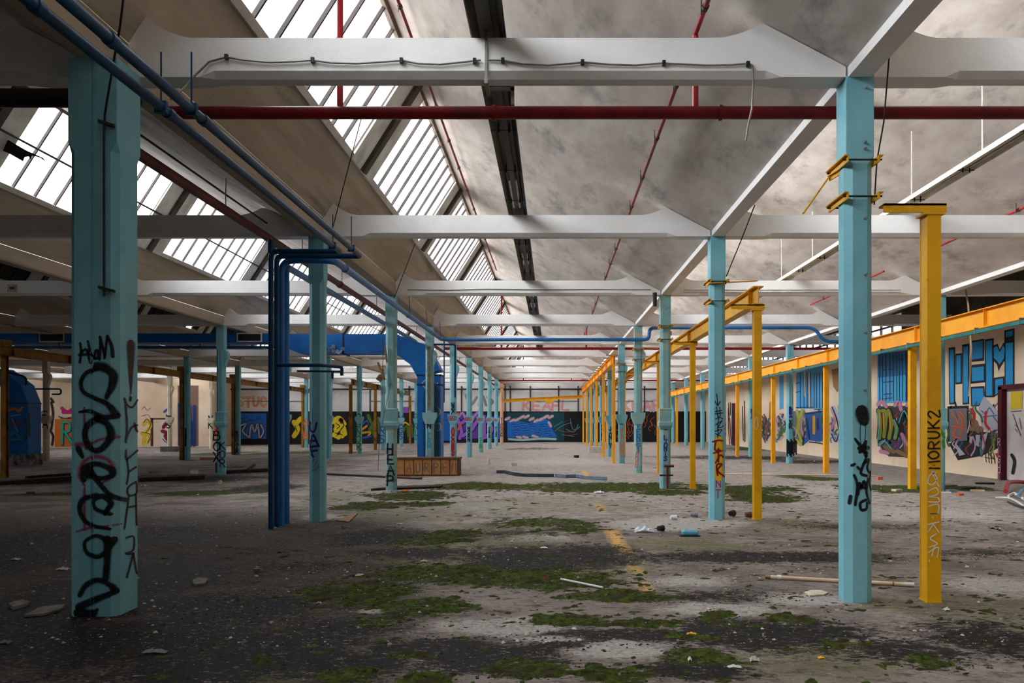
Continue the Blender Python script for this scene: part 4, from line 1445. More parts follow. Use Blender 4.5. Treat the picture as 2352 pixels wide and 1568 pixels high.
bA = ibeam(PX_A + .01, Yj(2) - .03, YF - 3, ZTOP + .10, zc(1.42), .17, YEL, 'yellow crane runway beam along the right side of the right column row')
ties = MB()
for j in range(2, 9):
    # flat ties from the column clamps out to the runway
    ties.bar((XRR - HW - .05, Yj(j) - .1, zc(1.44)), (PX_A + .05, Yj(j) + .25, zc(1.5)), .07, .014)
ties.build_each('tie_strap', YEL, bA)
PX_B = 5.5 * H
bB = ibeam(PX_B, Yj(1.9), YF - 2, zc(1.2), zc(1.445), .17, YEL_LIT, 'long yellow crane runway beam in front of the right graffiti wall')
rail = MB()
rail.box(PX_B - .16, PX_B - .10, Yj(1.9), YF - 2, zc(1.135), zc(1.175))
rail.build('conductor_rail', TEALR, bB)
hk = MB()
y = Yj(1.9) + .5
while y < YF - 2:
    hk.box(PX_B - .17, PX_B - .06, y, y + .03, zc(1.13), zc(1.21))
    y += 1.6
hk.build_each('rail_hanger', GREYPL, bB)
for j in range(3, 11):
    lab = '%s yellow crane post from the front in the row before the graffiti wall' % ORD[j - 3]
    channel_post(PX_B, Yj(j), gz(0), zc(1.188), .15, .15, YEL if j == 3 else YEL_LIT, lab, 'crane posts by the right wall', bracket=False)
PX_C = 1.52 * H
bC = ibeam(PX_C, Yj(5) - .1, YF - 3, zc(1.44), zc(1.66), .2, YEL_LIT, 'ochre crane runway beam along the aisle side of the right column row')
ou = MB()
y = Yj(5)
while y < YF - 4:
    ou.bar((PX_C - .28, y, zc(1.67)), (PX_C + .2, y, zc(1.67)), .06, .03)
    y += S / 4
ou.build_each('outrigger', OCHRE, bC)
for j in range(5, 11):
    lab = '%s slim ochre crane post on the aisle side of the right column row' % ORD[j - 5]
    channel_post(PX_C, Yj(j) - .2, gz(0), zc(1.425), .12, .15, YEL_LIT, lab, 'crane posts on the aisle side', bracket=False)
# travelling bridge across the far end of the aisle
root = empty('crane_bridge', (0, 64.0, zc(1.3)))
tag(root, 'yellow travelling crane bridge spanning the far end of the aisle', 'crane bridge', None, 'thing')
mb = MB()
a, b = at(1156.5, 917, 64.0), at(1338, 907, 64.0)
mb.bar((PX_C, 64.0, b.z - .1), (PX_C, 64.0, zc(1.445)), .12, .12)
b.x = PX_C + .1
a.x = XLL + HW - .01
for dz, w in ((0, .2), (-.22, .2)):
    mb.bar(a + Vector((0, 0, dz)), b + Vector((0, 0, dz)), w, .03)
mb.bar(a + Vector((0, 0, -.11)), b + Vector((0, 0, -.11)), .03, .2)
mb.build('girder', YEL, root)
mb = MB()
c = at(1262, 915, 64.0)
mb.prism([(c.x - .5, 63.9, c.z - .12), (c.x + .5, 63.9, c.z - .12), (c.x, 63.9, c.z - .45)], (0, 0, 0), (0, .2, 0))
mb.build('hoist_trolley', YEL, root)

# left runway with ochre posts
PX_D = -10.99 * H
bD = ibeam(PX_D, Yj(2.5), YF - 5, zc(1.34), zc(1.52), .22, OCHRE, 'grimy ochre crane runway beam crossing the left bays')
bk = MB()
for j in range(3, 11):
    bk.box(PX_D - .15, PX_D + .15, Yj(j) - .1, Yj(j) + .2, zc(1.52), zc(1.66))
bk.build_each('hanger_block', OCHRE, bD)
for j in range(4, 11):
    if j == 5:
        continue
    n_ = [4, 6, 7, 8, 9, 10].index(j)
    channel_post(PX_D, Yj(j), gz(PX_D), zc(1.33), .16, .16, OCHRE, '%s ochre crane post along the left runway' % ORD[n_], 'crane posts along the left runway', bracket=False)
PX_E = -6.92 * H
ibeam(PX_E, Yj(7), YF - 5, zc(1.3), zc(1.5), .2, OCHRE, 'short ochre runway beam beside the second column row left of the aisle')
for j in range(7, 11):
    channel_post(PX_E, Yj(j) - .15, gz(PX_E), zc(1.29), .16, .16, OCHRE, '%s ochre post beside the second column row left of the aisle' % ORD[j - 7],
                 'crane posts beside the second row left', bracket=False)

# ================================================================== pipes
def pipe(name, pts, r, mat, label, cat='pipe', seg=12, collars=(), group=None):
    root = empty(name, pts[0])
    tag(root, label, cat, group, 'thing')
    mb = MB()
    mb.tube(pts, r, seg)
    mb.build('pipe_run', mat, root, smooth=True)
    c = MB()
    for p, q in collars:
        c.tube([p, q], r * 1.22, seg)
    if collars:
        c.build_each('collar', mat, root, smooth=True)
    return root

def bend(pts, r=.1, n=5):
    """round the corners of a polyline"""
    out = [Vector(pts[0])]
    for i in range(1, len(pts) - 1):
        a, b, c = Vector(pts[i - 1]), Vector(pts[i]), Vector(pts[i + 1])
        d1, d2 = (a - b).normalized(), (c - b).normalized()
        rr = min(r, (a - b).length * .45, (c - b).length * .45)
        p, q = b + d1 * rr, b + d2 * rr
        for k in range(n + 1):
            t = k / n
            out.append(p * (1 - t) ** 2 + b * 2 * t * (1 - t) + q * t * t)
    out.append(Vector(pts[-1]))
    return out

XRS = -2.73 * H
zr = gz(XRS) - .02
Y1, Y2, Y3, Y4 = 12.72, 12.98, 13.2, 13.44
xP1, xP2, xP3 = -2.06 * H, -1.90 * H, -2.20 * H
zp = zc(1.66)
p1 = pipe('water_pipe', bend([(XRS, Y1, zr), (XRS, Y1, zp), (xP1, Y1, zp), (xP1, YB + .02, zp)], .09), .042, BLUE_DK,
          'left dark blue overhead pipe running along the ceiling into the front riser', collars=[((xP1, 5.2, zp), (xP1, 5.28, zp)), ((xP1, 7.0, zp), (xP1, 7.08, zp)), ((XRS, Y1, zp - .02), (XRS, Y1, zc(1.77)))])
p2 = pipe('water_pipe', bend([(XRS, Y2, zr), (XRS, Y2, zp - .02), (xP2, Y2, zp - .02), (xP2, YB + .02, zp - .02)], .09), .042, BLUE_DK,
          'right dark blue overhead pipe running along the ceiling into the second riser', collars=[((xP2, 5.6, zp - .02), (xP2, 5.68, zp - .02)), ((xP2, 7.1, zp - .02), (xP2, 7.18, zp - .02))])
p3 = pipe('water_pipe', bend([(XRS, Y3, zr), (XRS, Y3, zc(1.635)), (xP3, Y3, zc(1.635)), (xP3, Yj(4) - .12, zc(1.65)), (XRR - .2, Yj(4) - .12, zc(1.65)), (XRR + .33, Yj(4) - .12, zc(1.65)), (XRR + .33, Yj(4) - .12, zc(1.88)), (XRR + 1.0, Yj(4) - .1, zc(1.89)), (XRR + 5.6, Yj(4) - .1, zc(1.89)),
                                 (XRR + 5.9, Yj(4) - .1, zc(1.62)), (XRR + 6.6, Yj(4) - .1, zc(1.6))], .22), .056, BLUE,
          'thick blue pipe from the third riser, running back then across the aisle', collars=[((xP3, 13.9, zc(1.636)), (xP3, 14.0, zc(1.636))), ((xP3, 20.0, zc(1.643)), (xP3, 20.12, zc(1.643)))])
p4 = pipe('water_pipe', bend([(XRS, Y4, zr), (XRS, Y4, zc(1.60)), (XRS, Yj(4), zc(1.62))], .14), .056, BLUE, 'thick blue pipe rising last of the four, turning back along the columns')
zb_ = zc(.565)
p5 = pipe('water_pipe', bend([(XRS, Y2 - .06, zb_), (-2.28 * H, Y2 - .06, zb_), (-2.14 * H, Y2 + .35, zb_), (-2.14 * H, Y2 + .35, zb_ - .14)], .05), .028, BLUE_DK,
          'blue branch pipe with short outlets at chest height off the risers')
mb = MB()
mb.bar((XLL - .1, Y2 - .03, zb_ - .09), (-2.1 * H, Y2 + .1, zb_ - .09), .03, .03)
mb.tube([(-2.21 * H, Y2 + .2, zb_ - .08), (-2.21 * H, Y2 + .2, zb_ - .2)], .02, 8)
mb.build_each('outlet', BLUE_DK, p5)
# hangers for the overhead pair
for (xx, ys, pz, pp) in ((xP1, (6.9, 12.3), zp, p1), (xP2, (6.9, 12.4), zp - .02, p2)):
    mb = MB()
    for y in ys:
        mb.tube([(xx, y, pz), (xx, y, zc(1.95))], .008, 6)
        mb.obox((xx, y, pz), (.1, .04, .1))
    mb.build_each('hanger', BLUE_DK, pp, per=2)
mb = MB()
y = Yj(3) + .4
while y < Yj(4):
    mb.tube([(xP3, y, zc(1.645)), (xP3 - .04, y, zc(2.0))], .008, 6)
    y += 2.8
mb.build_each('hanger', BLUE_DK, p3)
pipe('water_pipe', bend([(XLL + HW - .02, Yj(4) + .13, zc(1.57)), (-1.95 * H, Yj(4) + .13, zc(1.57)), (-1.95 * H, Yj(4) + .13, zc(.5))], .08), .03, BLUE_DK, 'thin blue pipe dropping beside the half stripped column')
ph = pipe('water_pipe', [(-11.5 * H, 27.9, zc(1.6)), (-5.35 * H, 27.9, zc(1.6))], .05, BLUE, 'blue pipe slung level under the narrow part of the blue duct')
mb = MB()
for x in (-10.5, -9.0, -7.5, -6.2):
    mb.bar((x * H, 27.9, zc(1.6)), (x * H, 27.9, zc(1.685)), .03, .03)
mb.build_each('hanger', BLUE_DK, ph)
pipe('water_pipe', [(-2.15 * H, Yj(4) - .12, zc(1.63)), (-2.15 * H, Yj(4) - .12, zc(.4))], .022, BLUE_DK, 'thin blue drop pipe hanging at the pipe bend by the duct')

# red sprinkler mains
for n_, j in enumerate((1, 5, 9)):
    y = Yj(j) + .52
    z = zc(1.862)
    root = pipe('sprinkler_pipe', [(-2.32 * H if n_ == 0 else -2.7 * H, y, z), (XR_WALL - .02 if n_ else 4.1 * H, y, z)], .061 if n_ == 0 else .055, RED if n_ == 0 else REDB,
                ['thick dark red sprinkler main crossing behind the first cross beam', 'red sprinkler main crossing the hall behind the fifth cross beam', 'thin looking red sprinkler main crossing near the far end'][n_],
                collars=[((1.0 * H, y, z), (1.0 * H + .035, y, z)), ((-.36 * H, y, z), (-.36 * H + .03, y, z))])
    mb = MB()
    for xx in (-1.275 * H, .862 * H):
        zt = zc(3.42) if xx < 0 else zc(2.33)
        mb.tube([(xx, y, z), (xx, y, zt)], .03 if n_ == 0 else .036, 8)
    mb.build_each('riser', REDB, root, smooth=True)
    if n_ == 1:
        mb = MB()
        for xx in (3.0 * H, 4.2 * H):
            mb.tube([(xx, y, z), (xx, y, zc(2.3))], .03, 8)
        mb.build_each('riser', REDB, root, smooth=True)
pipe('sprinkler_pipe', [(-5.5 * H, Yj(1) + .42, zc(1.925)), (-2.46 * H, Yj(1) + .42, zc(1.925))], .088, RUST_P, 'black rusty main left of the twin column, crossing the skylight', collars=[((-2.62 * H, Yj(1) + .42, zc(1.925)), (-2.5 * H, Yj(1) + .42, zc(1.925)))])
for (xx, zz, y0, y1, lab, mat) in ((.862 * H, zc(2.335), YB + .1, Yj(3.25), 'thin red sprinkler line under the right roof slope of the aisle', RED),
                                  (-1.25 * H, zc(3.42), YB + .1, Yj(4.5), 'thin red sprinkler line along the ridge above the skylight', RED),
                                  (5.05 * H, zc(2.3), YB + .1, Yj(2.6), 'thin red sprinkler line under the roof of the right bay, nearer piece', REDB),
                                  (5.05 * H, zc(2.3), Yj(3.0), Yj(3.9), 'short red sprinkler line under the roof of the right bay, farther piece', REDB),
                                  (.862 * H, zc(2.335), Yj(3.5), Yj(5.4), 'second thin red sprinkler line under the right roof slope of the aisle', RED)):
    root = pipe('sprinkler_pipe', [(xx, y0, zz), (xx, y1, zz)], .024, mat, lab)
    mb = MB()
    y = max(y0, 3.0) + 1.0
    while y < y1:
        mb.tube([(xx - .03, y, zz - .05), (xx - .03, y, zz + .12)], .007, 5)
        mb.tube([(xx, y, zz), (xx, y - .06, zz)], .034, 6)
        y += 1.7
    mb.build_each('sprinkler_head', BLACKM, root, per=2)
XM = -2.83 * H
mroot = pipe('sprinkler_pipe', [(XM, Yj(1) + .42, zc(1.84)), (XM, YF - 4, zc(1.84))], .062, RUST_R, 'brown red main running back along the left of the aisle columns', collars=[((XM, Yj(2.6), zc(1.84)), (XM, Yj(2.6) + .1, zc(1.84)))])
mb = MB()
for j in range(1, 10):
    for dy in (1.2, 4.0):
        mb.tube([(XM, Yj(j) + dy, zc(1.84)), (XM, Yj(j) + dy, zc(2.12))], .008, 5)
mb.build_each('hanger', BLACKM, mroot)
pipe('conduit', [(-2.95 * H, Yj(1) + .5, zc(2.06)), (-2.95 * H, Yj(2) - .1, zc(2.06))], .014, BLACKM, 'thin black conduit with hooks under the left bay roof', 'conduit')

# ================================================================== blue duct
droot = empty('air_duct', (-2.6 * H, 27.9, gz(XLL)))
tag(droot, 'big blue sheet metal duct crossing the left bays and dropping behind a column', 'duct', None, 'thing')
DY0, DY1 = 27.5, 28.3
zt, zb2 = zc(1.86), zc(1.45)
xe0, xe1 = -2.83 * H, -2.34 * H
mb = MB()
def dsec(x, z0, z1):
    return [(x, DY0, z0), (x, DY1, z0), (x, DY1, z1), (x, DY0, z1)]
mb.loft([dsec(-12.65 * H, zc(1.68), zc(1.87)), dsec(-5.9 * H, zc(1.68), zc(1.87)), dsec(-5.3 * H, zb2, zt), dsec(-3.3 * H, zb2, zt)])
mb.build('horizontal_run', DUCT, droot)
mb = MB()
# elbow: two mitred sections turning down
e = [[(-3.3 * H, zb2), (-3.3 * H, zt)], [(-2.98 * H, zc(1.22)), (-2.62 * H, zc(1.62))], [(xe0, zc(.95)), (xe1, zc(1.1))]]
mb.loft([[(a[0], DY0 - .002, a[1]), (a[0], DY1 + .002, a[1]), (b[0], DY1 + .002, b[1]), (b[0], DY0 - .002, b[1])] for a, b in e])
mb.build('elbow', DUCT, droot)
mb = MB()
mb.box(xe0, xe1, DY0, DY1, gz(XLL) + .42, zc(1.0))
mb.build('drop_leg', DUCT, droot)
mb = MB()
for z in (zc(.78), zc(.98)):
    mb.box(xe0 - .02, xe1 + .02, DY0 - .02, DY1 + .02, z, z + .05)
for x in (-4.4 * H, -3.32 * H, -7.0 * H):
    mb.box(x, x + .05, DY0 - .02, DY1 + .02, zb2 - .03 if x > -5 * H else zc(1.66), zt + .03)
mb.build_each('flange', surf('dark_flange', rgb(14, 50, 88), var=rgb(10, 40, 70)), droot)
mb = MB()
mb.box(xe0 - .02, xe1 + .03, DY0 - .03, DY1, gz(XLL) - .02, gz(XLL) + .42)
mb.build('plinth', surf('dark_plinth', rgb(52, 46, 42), var=rgb(30, 28, 26), vs=4), droot)
mb = MB()
mp = lambda px, py, off: ((px - VX) / (F / DY0), DY0 - off, H + (VY - py) / (F / DY0))
mbk = MB()
for pts in ([(985, 868), (970, 880), (985, 895), (1005, 880)], [(1000, 930), (1012, 945), (1000, 960)], [(1000, 975), (1010, 972), (1012, 985), (1000, 988), (1000, 975)]):
    stroke(mbk, pts, 4, mp)
t_ = mbk.build('graffiti_tag', paint(180, 200, 205, .3, .8), droot, normals=False)
mbk = MB()
stroke(mbk, [(992, 905), (992, 1040)], 46, mp, across=8)
mbk.build('paint_patch', paint(10, 50, 58, .25, .85), droot, normals=False)
for x, z in ((-6.35 * H, zc(1.785)), (-10.5 * H, zc(1.78))):
    mb = MB()
    mb.box(x - .42, x + .42, DY0 - .03, DY0, z - .15, z + .15)
    g = mb.build('grille_frame', TUBE_W, droot)
    mb = MB()
    mb.box(x - .38, x + .38, DY0 - .036, DY0 - .028, z - .115, z + .115)
    mb.build('grille_louvre', DKPLAS, g)
mb = MB()
r_ = random.Random(3)
for i in range(9):
    c = at(745 + i * 5 + r_.uniform(-3, 3), 803 + r_.uniform(-8, 6), DY0 - .03)
    mb.obox(c, (.14, .02, .12), (r_.uniform(-.6, .6), r_.uniform(-.6, .6), r_.uniform(-1, 1)))
mb.build('torn_lagging', surf('torn_foil', rgb(150, 170, 190), var=rgb(90, 110, 130), vs=9, rough=.4), droot)

# second duct on the far left
dx0, dx1 = -14.38 * H, -13.85 * H
dY = 34.6
droot2 = empty('air_duct', (-14.1 * H, dY + .4, gz(-14 * H)))
tag(droot2, 'blue duct riser with graffiti on its lower half, at the far left', 'duct', None, 'thing')
mb = MB()
dg = gz(dx0)
def sec2(x0, x1, z0, z1):
    return [(x0, dY, z0), (x0, dY + .9, z0), (x1, dY + .9, z1), (x1, dY, z1)]
mb.loft([sec2(dx0, dx1, dg + .5, dg + .5), sec2(dx0, dx1, zc(.52), zc(.52)), sec2(dx0 - .35, dx1 - .3, zc(1.0), zc(1.0)), sec2(dx0 - .9, dx1 - 1.2, zc(1.25), zc(1.42))])
mb.build('riser_leg', DUCT, droot2)
mb = MB()
mb.box(dx0 - .02, dx1 + .02, dY - .02, dY + .92, zc(.5), zc(.53))
mb.build('flange', BLUE_DK, droot2)
mb = MB()
mb.box(dx0, dx1 + .1, dY - .02, dY + .9, dg - .02, dg + .5)
mb.build('plinth', surf('painted_plinth', rgb(150, 150, 156), var=rgb(30, 30, 34), vs=3), droot2)
mp2 = lambda px, py, off: ((px - VX) / (F / dY), dY - off, H + (VY - py) / (F / dY))
for pts, w, c in (([[(22, 942), (34, 938), (44, 944), (50, 936)]], 8, (226, 130, 40)), ([[(26, 968), (34, 978), (46, 970), (50, 982)], [(24, 980), (40, 965)]], 3, (180, 40, 60)),
                  ([[(24, 1000), (34, 992), (44, 1004), (54, 996)], [(26, 1010), (50, 1008)]], 6, (40, 150, 140)), ([[(58, 960), (62, 990), (60, 1010)], [(66, 950), (68, 1000)]], 5, (90, 80, 40)),
                  ([[(24, 955), (46, 952)], [(28, 962), (40, 990)]], 3, (150, 190, 210))):
    mbk = MB()
    for p in pts:
        stroke(mbk, p, w, mp2)
    mbk.build('graffiti_tag', paint(*c, .25, .9), droot2, normals=False)
pipe('water_pipe', bend([at(5, 852, 34.57), at(50, 862, 34.57), at(60, 868, 34.57), at(60, 885, 34.57)], .2), .045, BLUE_DK, 'thin blue pipe hooked beside the far left duct')
pipe('water_pipe', bend([at(70, 893, Yj(6) - .02), at(140, 893, Yj(6) - .02), at(140, 905, Yj(6) - .02), at(120, 905, Yj(6) - .02)], .2), .04, BLUE_DK, 'thin blue looped pipe beside the cream column')

# ================================================================== light troughs
def trough(x, z, y0, y1, w, mat, inner, label, gaps):
    root = empty('light_trough', (x, (y0 + y1) / 2, z))
    tag(root, label, 'light fitting', None, 'thing')
    mb = MB()
    t = .012
    prof = [(x - w / 2, z - .03), (x - w * .32, z + .07), (x + w * .32, z + .07), (x + w / 2, z - .03), (x + w / 2 - t, z - .03), (x + w * .32 - t, z + .07 - t), (x - w * .32 + t, z + .07 - t), (x - w / 2 + t, z - .03)]
    mb.prism([(a, y0, b) for a, b in prof], (0, 0, 0), (0, y1 - y0, 0))
    mb.box(x - w * .12, x + w * .12, y0, y1, z + .02, z + .06)
    mb.build('housing', mat, root)
    for a, b in gaps:
        mb = MB()
        for sx in (-.05, .05):
            mb.tube([(x + sx, a, z + .01), (x + sx, b, z + .01)], .014, 8)
        mb.build_each('lamp_tube', inner, root, smooth=True)
    mb = MB()
    y = max(y0, 2.0)
    while y < y1:
        mb.box(x - w * .5, x + w * .5, y, y + .03, z - .034, z - .026)
        mb.tube([(x - w * .2, y + .01, z + .05), (x - w * .2, y + .01, z - .06)], .012, 6)
        mb.tube([(x + w * .2, y + .01, z + .05), (x + w * .2, y + .01, z - .06)], .012, 6)
        y += 1.55
    mb.build_each('lamp_holder', BLACKM, root, per=3)
    return root
tr = trough(-.358 * H, zc(2.195), YB + .1, Yj(6.2), .2 * H, TROUGH, TUBE_W, 'long dark grimy fluorescent light trough over the central aisle', [(11.9, 13.4), (17.0, 18.2), (21.5, 23.0), (24.0, 25.0)])
trb = MB()
y = Yj(1)
for (a, b) in (((-.37 * H, y - .012, zc(2.2)), (-.37 * H, y - .012, zc(1.92))), ((-.37 * H, y - .012, zc(2.19)), (-.33 * H, y - .012, zc(2.19)))):
    trb.bar(a, b, .022, .012, up=(0, 1, 0))
trb.box(-.38 * H, -.36 * H, y - .02, y + .3, zc(1.9), zc(1.93))
trb.box(-.24 * H, -.22 * H, y + .26, y + .29, zc(1.85), zc(2.16))
trb.box(-.38 * H, -.22 * H, y + .26, y + .29, zc(1.93), zc(1.95))
trb.build('beam_strap', GREYM, tr)
tr2 = trough(3.68 * H, zc(2.26), Yj(.2), Yj(4.0), .15 * H, TROUGH_W, TUBE_W, 'pale hanging light trough under the roof of the right bay', [(8.0, 9.6), (10.0, 12.5)])
hg = MB()
for y in (9.4, 11.2, 13.4, 15.7, 18.5, 21.0):
    hg.tube([(3.68 * H, y, zc(2.3)), (3.68 * H, y, zc(2.98))], .011, 6)
hg.build_each('hanger_rod', TUBE_W, tr2)

# ================================================================== conduit and wires on the first beam
yb1 = Yj(1) - .02
pb = lambda x, y: at(x, y, yb1)
croot = empty('conduit', pb(900, 140))
tag(croot, 'sagging grey conduit clipped along the face of the first cross beam, left piece', 'conduit', None, 'thing')
mb = MB()
pl = [(392, 228, -.25), (420, 205, -.1), (445, 176, -.04), (480, 142, 0), (520, 131, 0), (560, 138, 0), (620, 143, 0), (680, 141, 0), (718, 138, 0), (760, 144, 0), (820, 146, 0), (880, 142, 0), (925, 139, 0), (960, 146, 0), (1010, 148, 0), (1060, 143, 0), (1104, 138, 0)]
mb.tube([at(x, y, yb1 + d) for x, y, d in pl], .009, 8)
mb.build('conduit_run', GREYM, croot, smooth=True)
mb = MB()
for x, y in ((520, 131), (718, 138), (922, 139), (1090, 140)):
    mb.obox(pb(x, y), (.03, .03, .045))
mb.build_each('clip', BLACKM, croot)
croot = empty('conduit', pb(1400, 146))
tag(croot, 'grey conduit on the first cross beam with a loose end hanging down, right piece', 'conduit', None, 'thing')
mb = MB()
pl = [(1122, 138), (1155, 139), (1200, 147), (1260, 150), (1320, 145), (1340, 143), (1400, 148), (1460, 150), (1520, 145), (1560, 147), (1620, 150), (1680, 149), (1718, 146), (1728, 152), (1730, 190), (1727, 250), (1718, 290), (1713, 324)]
mb.tube([pb(x, y) for x, y in pl], .009, 8)
mb.build('conduit_run', GREYM, croot, smooth=True)
mb = MB()
for x, y in ((1155, 139), (1338, 143), (1525, 145), (1718, 147)):
    mb.obox(pb(x, y), (.03, .03, .045))
mb.build_each('clip', BLACKM, croot)
# surface cable on the third beam
mb = MB()
yb3 = Yj(3) - .012
pts = [(-2.2, 2.02), (-1.6, 2.015), (-1.0, 2.03), (-.2, 2.02), (.6, 2.025), (1.5, 2.02)]
mb.tube([(a * H, yb3, zc(b)) for a, b in pts], .01, 6)
tag(mb.build('conduit', GREYM), 'thin grey cable run along the face of the third cross beam', 'conduit', None, 'thing')
mb = MB()
mb.tube([(2.0 * H, yb3, zc(2.02)), (5.3 * H, yb3, zc(2.02))], .012, 6)
mb.tube([(2.0 * H, yb3, zc(1.985)), (5.3 * H, yb3, zc(1.985))], .012, 6)
tag(mb.build('conduit', TUBE_W), 'pair of white cables along the third beam in the right bay', 'conduit', None, 'thing')

def wire(pts, label, r=.007, mat=BLACKM, fittings=()):
    root = empty('tie_rod', pts[0])
    tag(root, label, 'rod', None, 'thing')
    mb = MB()
    mb.tube(pts, r, 6)
    mb.build('rod', mat, root)
    if fittings:
        mb = MB()
        for f in fittings:
            mb.obox(f, (.13, .05, .02), (0, .25, .3))
        mb.build_each('plate', mat, root)
    return root
wire([at(290, -60, 6.2), at(276, 60, 6.4), at(257, 165, 6.75), at(241, 262, 6.93), at(239, 300, 6.94), at(239, 680, 6.94)], 'dark rod strapped down the front of the twin turquoise column', .009,
     fittings=[at(245, 284, 6.95), at(245, 664, 6.95)])
wire([at(2048, 60, Yj(1) - .35), at(2030, 280, Yj(1) - .1), at(2014, 370, Yj(1) + .0), at(2008, 470, Yj(1) + .02)], 'thin wire slanting down to the nearest right column', .007)
wire([at(1734, 470, Yj(2) - .3), at(1705, 545, Yj(2) - .1), at(1668, 635, Yj(2) + .05)], 'thin wire slanting down to the yellow patched column', .009)
wire([at(838, 240, Yj(2) - 1.6), at(765, 520, Yj(2) - .05)], 'thin wire slanting under the left roof slope by the second beam', .008)
wire([at(955, 555, Yj(3) - .6), at(905, 685, Yj(3) - .05)], 'thin wire slanting under the left roof slope by the third beam', .009)
wire([at(2217, 660, Yj(3) + .06), at(2224, 700, Yj(3) - .3), at(2231, 800, Yj(3) - .3), at(2226, 910, Yj(3) - .3)], 'pale broken stick hanging before the blue letters', .02, WOOD_P)
# pipe under the middle of the left bay's skylight and a torn sheet hanging from it
_xl = XV - 2 * BAY
_px, _pz = _xl + (.434 + .586 * .51) * H + .842 * .12, zc(2.683 + .917 * .51) - .539 * .12
pr_ = pipe('conduit', [(_px, Yj(1) + .4, _pz), (_px, Yj(7), _pz)], .022, BLACKM, 'thin black pipe running under the middle of the left bay skylight', 'conduit', 8)
mb = MB()
for j in range(1, 7):
    mb.bar((_px, Yj(j) + .6, _pz), (_px - .842 * .1, Yj(j) + .6, _pz + .539 * .1), .03, .03)
mb.build_each('hanger', BLACKM, pr_)
_ts = [(-30, 306), (20, 322), (60, 345), (98, 362), (106, 372), (92, 362), (86, 360), (72, 357), (70, 366), (66, 359), (56, 360), (52, 370), (20, 352), (-30, 330)]
_yt = abs(_px) / (VX - 30) * F
mb = MB()
mb.loft([[at(x, y, _yt + .004 * i) for i, (x, y) in enumerate(_ts)], [at(x, y, _yt + .004 * i) + Vector((0, .012, 0)) for i, (x, y) in enumerate(_ts)]])
tag(mb.build('torn_sheet', BLACKM), 'torn dark sheet hanging under the left bay skylight by the picture edge', 'sheet', None, 'thing')
# bolts on the nearest right column, bare concrete on the half stripped one
mb = MB()
for x, y in ((1988, 202), (1986, 328), (1986, 342), (1986, 502), (1987, 631), (1987, 763), (1986, 896)):
    p = at(x, y, Yj(1))
    mb.tube([(p.x, Yj(1) + .01, p.z), (p.x + .004, Yj(1) - .03, p.z)], .011, 7)
mb.build_each('bolt', GREYM, cols['R', 1])
mb = MB()
mb.box(XLL - .055, XLL + .05, Yj(4) - .006, Yj(4) + .02, zc(.24), zc(1.52))
mb.build('bare_concrete', STONE, cols['L', 4])
# junk hanging on the third left column
root = empty('broken_bracket', at(862, 860, Yj(3)))
tag(root, 'rusty broken bracket dangling from the weathered third left column', 'bracket', None, 'thing')
mb = MB()
mb.bar(at(868, 832, Yj(3) - .1), at(884, 872, Yj(3) - .12), .06, .04)
mb.bar(at(884, 795, Yj(3) - .06), at(889, 832, Yj(3) - .06), .05, .04)
mb.obox(at(873, 868, Yj(3) - .15), (.14, .12, .12), (.4, .6, .2))
mb.build_each('bent_strip', WOOD, root)
mb = MB()
mb.tube([at(880, 775, Yj(3) - .06), at(879, 860, Yj(3) - .1), at(884, 868, Yj(3) - .1)], .008, 5)
mb.tube([at(897, 880, Yj(3) - .05), at(872, 1000, Yj(3) - .3), at(868, 1080, Yj(3) - .4)], .006, 5)
mb.build_each('cable', BLACKM, root)
root = empty('downpipe', at(1503, 690, Yj(3)))
tag(root, 'short black pipe stub at the head of the third right column', 'pipe', None, 'thing')
mb = MB()
mb.tube([at(1504, 672, Yj(3) - .05), at(1504, 703, Yj(3) - .05)], .05, 10)
mb.build('stub', BLACKM, root, smooth=True)
root = empty('sign', at(28, 660, Yj(3)))
tag(root, 'small cream sign with a dark marking on the third cross beam at far left', 'sign', None, 'thing')
for x0, x1, y0, y1, nm, m_, dp in ((17, 39, 653, 670, 'plate', FOAM, .01), (23, 33, 659, 664, 'marking', BLACKM, .014)):
    mb = MB()
    p, q = at(x0, y1, Yj(3)), at(x1, y0, Yj(3))
    mb.box(p.x, q.x, Yj(3) - dp, Yj(3) + .002, p.z, q.z)
    mb.build(nm, m_, root)

# ================================================================== murals
def wallmap_far(Y):
    k = F / Y
    return lambda px, py, off: ((px - VX) / k, Y - off * 3, H + (VY - py) / k)

def wallmap_right(px, py, off):
    Y = XR_WALL * F / (px - VX)
    return (XR_WALL - off * 3, Y, H + (VY - py) / F * Y)

def mpoly(name, polys, mat, parent, mp, off, label=None):
    mb = MB()
    for p in polys:
        mb.poly([mp(x, y, off) for x, y in p])
    mb.has_uv = True
    mb.uv = [(.5, .5)] * len(mb.v)
    o = mb.build(name, mat, parent, normals=False)
    if label:
        o['label'] = label
    return o

def mstrokes(name, strokes, w, mat, parent, mp, label=None, smooth=True, base=.004):
    mb = MB()
    for i, s_ in enumerate(strokes):
        stroke(mb, s_, w, mp, smooth=smooth, layer=base + .0004 * (i % 5))
    o = mb.build(name, mat, parent, normals=False)
    if label:
        o['label'] = label
    return o

def rect(a, b, c, d):
    return [(a, b), (c, b), (c, d), (a, d)]

mfar = wallmap_far(YF)
yD, yF0 = VY - .58 * H * F / YF, VY + (H + .02) * F / YF
yF1 = VY + (H + .25) * F / YF
# black dado strip along the far wall
mpoly('painted_dado', [rect(480, yD, 1700, yF1)], WALL_K, wf, mfar, .0008, 'black dado')
